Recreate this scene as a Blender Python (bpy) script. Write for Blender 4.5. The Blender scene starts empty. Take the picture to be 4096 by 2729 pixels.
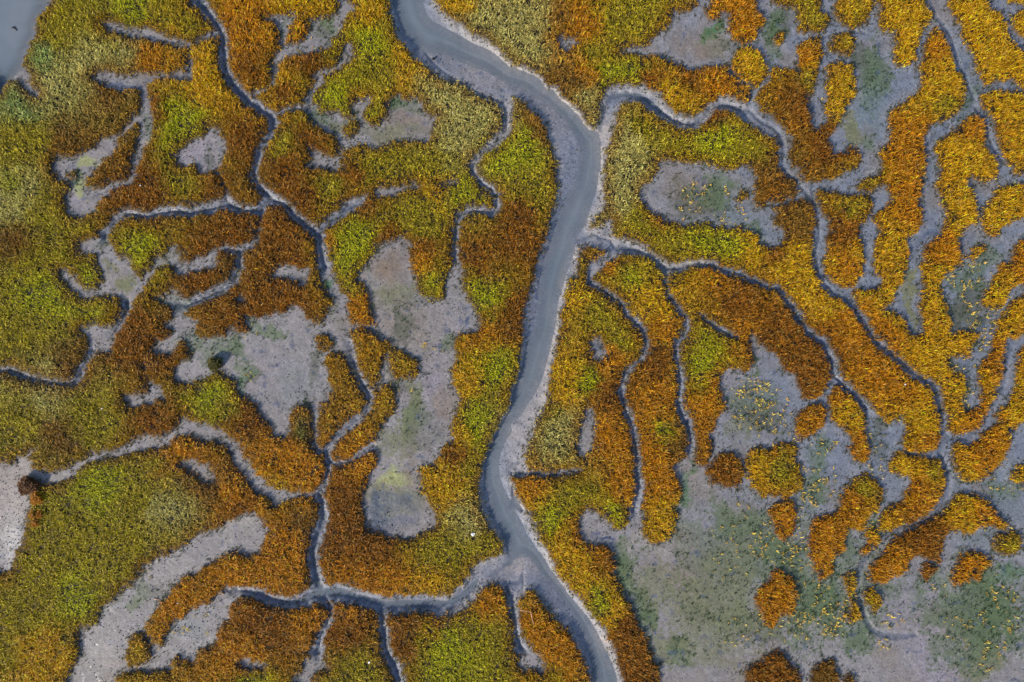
import math
import numpy as np

# ------------------------------------------------------------------ survey of the marsh
# Outlines are surveyed sheet by sheet: "CR u v u v ..." (column, row of the sheet, then points on it);
# all are brought to one map, 1 unit = 0.0359 m.
UNIT = 147.0 / 4096.0
ROW0 = (0, 682, 1364, 2046)


def sheet(key):
    c, r = int(key[0]), int(key[1])
    s = 1024.0 / (1343.0 if (r == 3 or key in ('22', '32')) else 2351.0)
    return c * 1024.0, ROW0[r], s


def pts(text, n=2):
    out = []
    for seg in text.split('|'):
        t = seg.split()
        ox, oy, s = sheet(t[0])
        v = [float(k) for k in t[1:]]
        for i in range(0, len(v) - n + 1, n):
            p = [ox + v[i] * s, oy + v[i + 1] * s]
            if n == 3:
                p.append(v[i + 2] * s)
            out.append(p)
    return np.array(out)


RIVER = """10 1610 -40 1620 0 1700 90 1780 170 1880 240 1950 300 2060 350 2140 390 2220 440 2280 520 2345 585
| 20 90 620 170 650 250 690 290 740 330 790 390 800 450 880 530 940 600 1010 660 1090 730 1180 775 1165 790 1130 810 1050 820 970
840 890 890 815 960 790 1080 785 1220 795 1300 850 1370 880 1390 950 1450 1000 1530 1050 1620 1075 1700 1050 1760 1000 1850 930
1950 885 2050 910 2130 940 2180 930 2200 1000 2150 1110 2030 1030 1950 1005 1870 1020 1800 1100 1740 1160 1680 1172 1560 1175
1450 1120 1360 1080 1270 1010 1200 960 1100 930 1000 960 960 1020 945 1100 930 1200 880 1320 845 1440 830 1560
| 21 840 100 835 200 840 320 800 400 710 490 700 545 780 520 880 470 910 520 920 600 960 630 1060 640 1120 660 1210 680 1250 720
1330 770 1400 850 1450 862 1540 850 1640 830 1720 820 1800 820 1880 860 1920 890 1870 910 1800 880 1720 880 1640 880 1560 920
1480 935 1420 965 1380 910 1300 840 1230 790 1150 775 1040 770 980 770 900 830 830 890 745 950 715 930 700 900 740 850 840 790
845 730 760 705 690 700 620 720 595 790 590 870 575 980 510 1010 490 1100 465 1200 440 1340 425 1460 410 1560
| 22 220 80 195 200 170 330 120 440 100 520 60 590 75 640 90 685 60 705 0 715 10 760 40 850
| 23 80 0 110 80 160 170 190 220 230 320 280 380 340 450 400 520 440 570 490 640 530 730 560 820 580 896 600 1000 440 1000 415 896
410 860 370 770 330 680 280 610 220 550 160 480 120 425 90 415 60 430 30 470 15 520
| 13 1320 500 1325 420 1290 395 1220 385 1180 420 1120 480 1060 530 1000 545 930 545 930 445 1000 450 1040 420 1090 370 1130 310
1150 290 1210 260 1270 240 1300 210 1280 150 1230 80 1190 0
| 12 2080 1560 2050 1450 2060 1380 2060 1290 2080 1190 2110 1080 2150 980 2190 870 2230 800 2270 710 2340 600
| 22 0 270 20 220 50 110 50 10 | 21 100 1560 100 1420 110 1300 150 1180 180 1060 215 930 250 800 270 690 310 640 320 580 340 470
380 370 400 280 415 120 410 10 | 20 430 1560 420 1480 380 1370 330 1230 290 1140 220 1060 150 970 90 920 20 890
| 10 2345 1030 2340 1160 2300 1250 2230 1330 2130 1380 2060 1450 2010 1520 2000 1560 1960 1560 1970 1530 2010 1440 2080 1360
2150 1290 2230 1230 2270 1150 2270 1100 2260 1010 2220 950 2110 900 2030 850 1950 810 1850 750 1720 730 1620 650 1530 580 1450 510
1380 420 1310 340 1260 240 1255 150 1230 60 1220 -40"""

WATER = ["""10 1240 -40 1290 150 1350 280 1450 400 1560 460 1690 470 1830 530 1980 590 2130 650 2345 780
| 20 100 800 200 870 330 950 450 1050 540 1170 620 1300 620 1400 600 1560 | 21 580 100 520 200 450 350 410 450 380 560 340 700
290 850 250 1000 240 1150 220 1350 190 1500 | 22 85 0 60 100 30 200 0 280
| 12 2320 650 2200 850 2130 1010 2095 1130 2085 1250 2090 1350 2115 1400 2150 1560
| 13 1220 0 1270 80 1310 180 1335 260 | 23 0 270 40 250 100 250 150 340 230 420 290 500 340 590 380 680 410 780 430 896 440 1000
560 1000 556 896 540 830 500 740 450 640 400 560 340 490 280 410 220 330 170 250 100 150 50 60 20 0
| 22 60 896 50 870 0 760 0 640 | 12 2345 1460 2300 1400 2250 1300 2230 1200 2240 1080 2280 960 2345 850
| 22 0 440 40 400 90 330 150 230 190 100 215 0 | 21 385 1560 410 1400 440 1200 480 1050 520 900 580 750 600 620 700 450 740 300
790 150 800 0 | 20 820 1568 830 1350 800 1200 760 1183 725 1185 655 1095 595 1015 525 945 445 885 385 805 325 795 285 745 245 695
165 655 85 625 0 580 | 10 2340 600 2250 520 2150 440 2000 380 1900 320 1750 240 1620 170 1560 90 1500 -40""",
"""00 -60 -60 465 -60 455 0 415 60 370 120 335 180 317 240 320 310 275 380 245 450 220 530 195 600 160 660 120 690 100 720 65 745
38 790 0 850 -60 920"""]

# bare mud: creeks, pans and flats
BARE = [
 "00 -60 -60 465 -60 460 0 420 60 375 120 340 180 322 240 325 310 280 380 250 450 225 530 205 600 240 650 260 690 270 770 345 865 325 895 250 850 190 770 120 742 70 745 40 790 0 850 -60 920",
 "00 930 215 1050 215 1130 245 1240 265 1380 275 1480 330 1600 355 1690 395 1740 405 1700 440 1600 415 1450 390 1390 370 1300 345 1200 350 1120 310 1030 290 960 250",
 "00 825 715 900 690 1000 655 1060 680 1130 700 1300 675 1450 680 1560 680 1650 670 1700 650 1735 600 1760 690 1730 740 1650 735 1560 715 1450 725 1380 760 1350 820 1350 870 1375 950 1392 1030 1395 1180 1372 1280 1310 1390 1275 1500 | 01 1250 0 1240 60 1200 110 1130 130 1060 160 1000 220 930 270 890 330 870 385 800 410 730 435 680 410 625 390 600 320 610 250 640 190 650 140 620 110 560 100 520 60 | 00 480 1520 520 1440 600 1450 700 1420 800 1395 855 1340 870 1310 980 1275 1050 1250 1100 1210 1180 1145 1230 1050 1280 980 1285 860 1270 815 1170 825 1080 830 1000 810 930 770",
 "00 1920 1180 2000 1220 2060 1300 2070 1370 2050 1450 2000 1540 | 01 1920 20 1850 40 1820 10 | 00 1800 1520 1780 1510 1700 1530 1640 1500 1620 1430 1700 1340 1760 1290 1880 1260",
 "01 930 560 900 610 840 650 735 650 740 720 715 770 760 765 860 765 885 790 900 880 940 940 960 1010 930 1050 840 1095 760 1080 700 1020 650 950 600 925 540 925 570 1010 630 1060 650 1110 700 1120 735 1175 800 1170 900 1160 1000 1150 1080 1155 1130 1200 1145 1290 1170 1280 1200 1220 1280 1110 1350 1030 1400 950 1450 880 1520 870 1600 875 1605 940 1650 965 1750 940 1850 905 1900 915 1960 880 1980 800 1990 735 1940 730 1870 790 1780 820 1690 860 1650 830 1640 780 1610 730 1605 690 1570 705 1530 750 1440 820 1390 870 1375 920 1320 960 1250 975 1210 910 1170 820 1080 805 1040 740 980 670 985 600 1000 530",
 "01 750 1450 850 1445 950 1440 1050 1440 1060 1480 1040 1540 | 02 1040 50 1000 110 950 120 880 100 850 110 820 80 810 0 | 01 780 1520",
 # the two big flats left of the river
 "01 1850 1560 1920 1555 2000 1540 2080 1530 2100 1460 2150 1480 2210 1505 2275 1490 2280 1440 2250 1400 2245 1345 2300 1345 | 11 0 1350 100 1330 200 1310 280 1300 300 1260 350 1240 400 1260 440 1340 490 1390 570 1405 620 1370 650 1290 700 1245 705 1210 640 1090 605 1000 600 920 560 880 555 800 550 650 545 560 600 560 600 700 640 800 690 920 750 1040 770 1120 840 1210 850 1290 840 1390 870 1440 860 1490 865 1560 | 12 890 100 910 200 940 290 980 370 1010 430 1050 450 1050 560 1030 630 960 690 860 760 760 860 700 940 660 1010 640 1035 545 1000 525 900 520 690 480 610 400 595 330 640 300 700 290 820 260 880 190 880 160 860 110 760 50 690 10 590 | 02 2280 530 2200 490 2190 440 2150 370 2080 310 2020 270 1980 265 1940 290 1850 345 1750 385 1660 385 1600 340 1600 300 1640 210 1680 200 1750 180 1755 110 1710 50 1690 -10 1650 -20 1625 10 1600 90 1550 130 1470 120 1400 120 1400 80 1430 10 | 01 1540 1540 1580 1500 1540 1450 1500 1400 1570 1380 1580 1310 1550 1240 1440 1200 1395 1165 1480 1175 1520 1130 1610 1095 1630 1150 1690 1170 1740 1220 1680 1300 1740 1370 1800 1400 1800 1490",
 "02 -60 1130 60 1130 90 1165 150 1100 240 1070 262 1020 275 1040 265 1100 300 1180 360 1185 430 1220 520 1210 620 1170 720 1120 800 1060 860 1040 930 1045 1060 1000 1180 930 1280 885 1400 885 1500 870 1600 800 1660 760 1665 690 1720 730 1800 760 1870 760 1950 800 2050 850 2130 890 2180 960 2240 1060 2290 1150 2345 1205 | 12 70 1290 110 1340 200 1380 300 1400 450 1395 540 1390 580 1350 600 1400 560 1480 520 1440 460 1430 390 1430 300 1460 230 1490 190 1510 130 1470 100 1420 0 1390 | 02 2290 1290 2200 1200 2130 1110 2120 1020 2050 950 1960 930 1850 900 1740 875 1640 870 1560 940 1510 965 1430 985 1370 1000 1230 1010 1110 1060 970 1075 850 1105 740 1160 660 1240 550 1300 450 1300 380 1310 350 1290 290 1255 210 1290 180 1320 200 1390 260 1400 265 1490 260 1560 | 03 150 0 130 50 120 130 90 200 60 260 40 310 0 320 -40 320",
 "02 1135 500 1200 490 1300 500 1360 470 1365 380 1400 370 1450 400 1490 460 1500 510 1540 570 1500 550 1430 540 1380 590 1300 590 1220 610 1170 580 1140 540",
 "02 1670 1105 1740 1100 1800 1120 1830 1160 1890 1130 1930 1190 1970 1260 1940 1290 1850 1285 1790 1240 1740 1190 1690 1150",
 "02 1305 190 1325 180 1325 240 1310 255",
 "01 2165 1160 2230 1155 2245 1190 2210 1215 2170 1200",
 "11 140 960 190 890 260 870 330 870 420 900 490 910 470 970 440 1050 390 1050 370 1010 300 1000 230 985 180 990",
 "10 60 155 150 150 240 140 340 135 345 180 300 230 280 320 280 400 310 415 350 400 430 370 470 310 500 270 510 220 500 180 560 190 620 165 700 150 750 80 750 0 750 -60 830 -60 850 20 880 60 910 90 830 120 800 190 780 260 720 310 680 370 650 440 590 470 510 470 400 500 320 510 240 560 200 620 180 700 150 760 130 790 140 700 135 600 150 520 195 495 215 430 205 320 195 220 130 195 70 175",
 "10 820 425 880 430 880 510 830 560 780 620 720 650 650 690 620 760 550 810 520 800 540 770 510 690 530 670 640 640 720 620 770 570 790 500",
 "10 350 1000 430 970 500 880 490 960 550 970 580 1030 650 1045 750 1030 790 1070 850 1090 900 1060 870 990 900 950 950 910 1030 910 1040 950 990 1010 975 1080 1010 1130 1060 1160 1130 1165 1190 1090 1220 1030 1240 950 1290 890 1340 930 1440 910 1510 920 1540 1020 1600 1080 1640 1075 1610 1160 1610 1240 1560 1295 1450 1300 1330 1285 1240 1300 1140 1350 1060 1370 1010 1320 920 1330 860 1370 790 1410 770 1480 780 1530 740 1568 690 1560 640 1540 540 1550 470 1520 500 1450 470 1370 530 1370 620 1420 720 1460 760 1380 770 1300 740 1260 660 1210 590 1160 520 1130 480 1070 430 1020 380 1010 300 1025 220 1045 215 1035",
 "11 1300 625 1350 630 1400 660 1410 750 1410 850 1450 930 1460 1000 1480 1130 1550 1170 1620 1215 1690 1200 1745 1160 1745 1080 1750 970 1790 900 1815 820 1860 820 1885 900 1878 1000 1890 1100 1940 1190 2000 1250 2040 1330 2050 1390 2010 1490 1900 1490 1840 1540 | 12 1825 10 1810 110 1830 180 1780 260 1790 350 1830 460 1850 560 1830 650 1800 730 1800 850 1790 910 1730 950 1690 1030 1650 1090 1630 1140 1550 1140 1480 1180 1500 1240 1520 1300 1500 1380 1560 1450 1610 1560 | 13 940 30 930 80 870 110 810 135 720 135 640 110 580 100 565 30 | 12 980 1560 970 1450 1010 1360 1040 1250 1080 1180 1120 1100 1120 1070 1050 1030 860 1110 680 1100 700 940 840 790 1000 660 1050 560 1040 450 950 350 900 200 885 50 | 11 860 1560 850 1480 870 1445 1000 1430 1080 1430 1090 1400 1050 1300 1040 1200 1000 1080 940 1010 935 940 1000 880 1060 790 1130 700 1200 660 1280 640",
 "11 1100 220 1110 170 1190 165 1270 165 1340 140 1470 125 1490 140 1400 165 1330 200 1290 235 1200 245 1130 250",
 "11 1690 145 1760 110 1860 80 1870 92 1800 125 1720 155",
 "20 410 340 450 310 490 330 520 360 560 360 595 370 590 410 550 430 510 460 440 450 430 400",
 "20 985 490 1060 440 1140 440 1180 470 1150 490 1050 485",
 "20 1350 1490 1440 1480 1560 1490 1700 1500 1780 1510 1830 1540 1900 1555 1980 1560 2050 1555 2110 1535 2160 1550 | 21 2225 20 2220 100 2225 200 2220 280 2250 345 2345 345 | 31 80 322 55 350 45 450 60 510 130 530 140 600 120 680 60 690 0 690 | 21 2290 660 2270 620 2230 560 2140 540 2080 510 1960 520 1880 510 1780 465 1690 480 1600 505 1480 475 1360 420 1280 380 1230 320 1170 270 1180 160 1250 120 1320 70 1350 0",
 "22 415 -10 455 -10 480 30 495 70 470 100 430 95 415 60 | 21 720 1560 735 1550 790 1550",
 "22 405 350 430 370 435 440 420 530 390 600 370 620 345 590 345 540 365 450 380 380",
 "03 1300 10 1343 20 | 13 50 75 65 85 50 130 30 170 0 220 | 03 1290 235 1230 215 1140 245 1060 305 960 360 890 430 800 530 775 570 755 605 770 650 800 695 850 720 890 590 960 560 1000 510 1090 500 1140 440 1200 430 1250 395 1343 415 | 13 0 440 0 462 | 03 1290 445 1240 460 1195 510 1195 570 1140 610 1140 690 1040 730 1000 800 930 760 890 790 880 840 640 850 600 900 580 960 340 960 345 900 360 860 390 800 420 760 415 700 410 625 490 605 520 550 555 490 600 470 640 430 700 390 740 320 770 270 860 240 930 200 990 185 1010 140 1080 110 1150 90 1190 50 1250 25",
 "03 1250 800 1290 770 1320 800 1343 790 | 13 30 800 40 830 0 820 | 03 1300 830",
 "13 320 680 350 690 350 780 365 830 310 850 290 896 270 960 170 960 180 896 240 850 240 800 290 760 320 740",
 "23 20 590 40 640 60 670 90 700 110 740 140 760 165 840 150 850 110 820 60 835 40 810 50 740 20 650",
 # everything right of the tributaries
 "20 1690 -700 1690 10 1680 60 1640 100 1580 120 1500 110 1480 160 1400 270 1300 360 1240 420 1160 480 1180 495 1240 510 1300 510 1400 530 1480 570 1580 610 1650 645 1740 640 1800 610 1890 600 1970 600 2000 650 2050 700 2100 760 2170 810 2200 850 2180 930 2100 1000 2150 1110 2260 1190 2340 1245 | 30 60 1275 90 1340 100 1450 100 1560 | 31 150 40 210 70 260 140 270 210 235 260 280 250 330 255 380 300 430 370 435 450 410 550 420 650 400 740 410 850 440 960 480 1050 560 1130 650 1180 720 1250 780 1330 850 1400 900 1480 950 1560 | 32 600 60 680 120 740 180 800 220 850 260 880 340 900 400 905 530 890 570 840 585 760 585 710 570 700 530 710 460 700 410 620 430 590 400 540 350 500 300 440 250 395 205 370 170 350 190 330 205 325 230 290 290 230 310 180 300 150 240 140 180 80 150 40 80 0 60 | 22 1300 20 | 21 2215 1510 2190 1500 2185 1560 | 22 1262 60 1265 130 1230 170 1180 150 1150 140 1110 180 1095 220 1105 300 1125 360 1080 400 1060 470 1035 480 1060 540 1040 580 1040 640 1000 650 965 640 955 590 930 560 918 595 880 635 850 650 880 740 880 830 852 890 | 23 870 10 868 60 830 130 790 168 740 175 690 140 678 90 685 10 | 22 675 885 682 820 698 800 685 790 660 800 640 880 | 23 615 0 622 50 598 90 540 105 515 80 480 40 430 10 400 -8 385 10 350 40 345 100 380 160 430 180 490 180 540 240 550 290 540 320 570 370 600 450 640 520 660 580 700 640 720 700 740 770 770 830 780 896 790 1300 | 33 2200 1300 | 30 4000 -700",
]

CREEKS = [
 "00 1735 415 14 1790 385 12 1860 355 25 1930 320 25 1990 300 28",
 "00 1735 410 15 1730 520 14 1735 600 18 1715 670 32",
 "00 1800 -60 62 1810 0 60 1860 60 55 1920 130 50 1970 210 45 2020 280 40 2040 360 40 2045 450 45 2055 530 50 2050 600 45 2080 680 45 2130 770 45 2190 840 45 2270 910 45 2340 970 45 | 10 60 1010 40 140 1060 45 160 1120 40 150 1180 40 110 1250 40 60 1330 40 20 1410 35 0 1480 32 | 00 2335 1540 32 | 01 2330 20 32 2345 90 34 | 11 10 130 36 60 180 45 130 240 50 180 270 42 250 300 30 320 370 35 380 440 35 450 500 35 520 540 40 570 590 45 585 660 30 590 720 40 605 800 45 630 880 50",
 "11 130 250 45 60 320 45 0 360 40 | 01 2250 360 35 2180 345 45 2110 310 52 2070 305 58 1950 330 48 1850 360 48 1700 385 48 1600 365 42 1450 385 35 1320 420 32 1250 400 24 1150 395 30 1080 440 34 1030 490 30 980 550 36 945 610 50",
 "01 2000 -40 10 2000 20 10 2050 100 11 2070 180 13 2075 260 20 2075 300 25",
 "11 60 320 40 42 380 22 35 450 20 30 550 18 15 640 18 | 01 2340 650 25 2280 690 30 2210 740 34 2195 820 34 2190 900 34 2150 990 42 2060 1070 46 1950 1120 46 1850 1170 46 1750 1210 46 1690 1240 55",
 "01 1990 730 15 2080 715 20 2160 735 20 2200 760 22",
 "01 1150 1210 46 1150 1290 38 1115 1370 32 1080 1420 32 1050 1470 32",
 "02 830 90 35 780 190 35 740 270 36 690 360 38 590 395 20 500 390 18 420 370 20 300 350 25 220 325 30 130 290 30 50 275 24 -30 260 20",
 "10 150 740 18 120 790 12 60 825 10 0 870 18 | 00 2345 930 24",
 "10 525 790 18 510 850 18 480 920 36",
 "10 190 1050 25 250 1020 18 330 1000 18 380 985 22",
 "11 570 550 34 600 530 40 680 470 38 750 420 46 830 350 50 900 310 46 960 270 32 990 250 18",
 "10 2270 960 40 2310 1060 36 2290 1180 32 2240 1260 32 2150 1340 30 2060 1420 28 2000 1500 26 1980 1560 22 | 11 1990 10 22 2050 80 25 2120 140 28 2190 200 30 2215 270 28 2205 350 28 2150 385 28 2050 370 28 1950 370 30 1880 410 28 1850 470 25 1835 560 25 1825 650 25 1830 740 24 1840 820 28",
 "12 860 0 30 880 80 26 905 200 26 935 300 25 970 390 24 1010 440 28 1040 500 25 1040 570 28 1000 650 25 920 710 28 840 780 28 760 860 28 700 930 28 650 990 28 645 1060 28 670 1110 28 660 1180 28 650 1240 28 630 1320 30 590 1400 35 595 1460 38 610 1560 40 | 13 355 30 30 348 60 30 320 130 33 300 200 30 300 280 30 318 350 34 330 400 45",
 "12 535 690 13 530 800 12 530 900 14 545 990 22 620 1030 26",
 "12 670 1110 26 730 1125 16 800 1115 15 860 1095 15 930 1040 20 1010 1000 28 1080 960 30",
 "11 860 1445 20 940 1440 14 1010 1445 14 1080 1450 22",
 "12 1130 430 16 1180 350 18",
 "03 1180 415 14 1250 415 18 1343 432 24 | 13 60 460 27 150 480 30 230 475 34 310 440 46 370 430 50 450 430 48 540 460 44 620 480 44 690 495 44 780 490 48 870 490 48 960 490 46",
 "13 335 440 30 375 490 20 390 540 20 370 600 22 345 650 20 332 700 25 320 740 38",
 "13 655 520 22 665 600 24 675 680 25 690 750 25 720 800 25 745 860 25 765 920 25 780 980 25",
 "13 1310 380 26 | 23 -15 440 26 0 480 18 8 540 18 20 600 18 30 660 24 50 720 34",
 "22 40 700 25 90 690 11 150 706 9 220 705 10 280 692 10 360 682 6",
 "21 900 790 24 840 790 26 760 850 28 720 910 25 715 980 28 740 1040 30 800 1085 30 880 1130 28 950 1180 25 1010 1240 25 1060 1320 25 1120 1390 28 1190 1440 30 1215 1500 26 1230 1560 24 | 22 705 0 14 700 50 14 670 100 16 620 140 14 590 180 15 575 250 15 580 310 15 600 370 16 630 430 16 640 500 16 655 560 18 660 620 20 657 700 18 670 760 22 665 820 28 640 890 30",
 "21 1420 900 40 1520 895 40 1620 875 32 1720 855 32 1820 870 28 1930 910 28 2060 945 30 2160 980 30 2260 1030 28 2345 1080 26 | 31 80 1090 25 150 1150 28 200 1220 28 250 1300 28 310 1400 28 370 1480 30 450 1540 28 500 1566 28 | 32 320 60 20 345 110 22 350 170 22 370 195 20 420 250 17 470 295 20 520 350 30",
 "32 345 180 20 335 230 16 300 290 14 260 315 14",
 "21 1420 930 20 1420 1010 13 1420 1080 15 1440 1140 18 1480 1220 20 1530 1290 18 1590 1350 22 1610 1420 24 1580 1500 24 1565 1560 20 | 22 865 0 14 864 60 14 875 130 14 885 200 15 880 280 18 885 350 22 910 410 22 935 470 20 945 540 20 935 580 28",
 "21 1710 1330 16 1760 1360 10 1830 1410 20 1900 1450 25 1980 1500 22 2050 1540 12",
 "22 1000 655 5 1028 650 5 1045 610 5 1060 590 5",
 "31 -10 318 16 80 310 20 160 290 15 230 262 11 290 250 16",
]

# thin runnels on open mud: u v half-width
RUNNELS = [
 "10 1530 440 10 1600 530 9 1680 620 10 1760 680 10 1850 720 10 1930 790 10 2040 840 10 2120 895 12 2230 920 14 2290 980 16",
 "20 820 1190 16 850 1080 18 870 980 18 930 890 18 1010 850 18 1120 845 18 1220 890 20 1330 970 18 1430 1050 18 1560 1110 18 1680 1120 16 1780 1060 14 1870 960 14 1980 955 14 2100 980 14 2190 1000 12 2260 1080 14 2345 1130 16 | 30 60 1170 14 130 1250 16 150 1350 18 145 1450 18 145 1550 16 | 31 220 60 18 290 140 20 360 200 20 430 300 16",
 "20 2190 990 10 2205 900 12 2230 840 12 2300 740 12",
 "21 600 650 18 680 610 14 760 580 14 830 610 10 900 640 10 940 690 12 960 710 13 1060 705 14 1150 730 16 1250 790 18 1350 860 18 1430 900 18",
 "21 950 715 10 900 770 10 830 800 12 760 830 16",
 "23 60 330 6 60 420 7 40 500 7",
 "13 1343 270 12 1300 295 14 1240 340 22 1180 370 20 1120 420 16 1060 465 14 980 490 12 900 488 12",
 "23 -10 378 12 40 372 10 60 330 6",
 "31 430 130 14 420 260 12 460 400 14 480 600 14 450 750 12 480 960 14 600 1110 14 720 1190 14 850 1350 14 980 1540 12 | 32 640 55 14 760 150 16 880 240 16 905 340 18 925 450 16 935 510 16 910 590 14 950 680 14 955 760 14 930 830 14 | 33 840 40 16 700 80 18 600 150 18 520 250 18 470 350 20 475 430 20 500 520 16 560 630 16 680 660 18 780 650 10",
 "32 1300 -20 14 1260 120 14 1240 240 14 1170 380 14 1100 470 14 1030 510 14 940 515 14",
 "30 1480 -40 30 1530 120 24 1610 200 22 1700 340 16 1760 560 18 1850 760 18 1900 900 18 1860 1000 18 1700 1120 16 1560 1220 18 1470 1350 18",
 "30 1920 980 14 2010 1120 16 2060 1300 16 2170 1500 16",
 "30 300 335 12 500 330 12 640 300 12 750 280 12 900 290 12",
 "30 460 560 8 450 800 8 430 1000 10",
]

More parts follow.
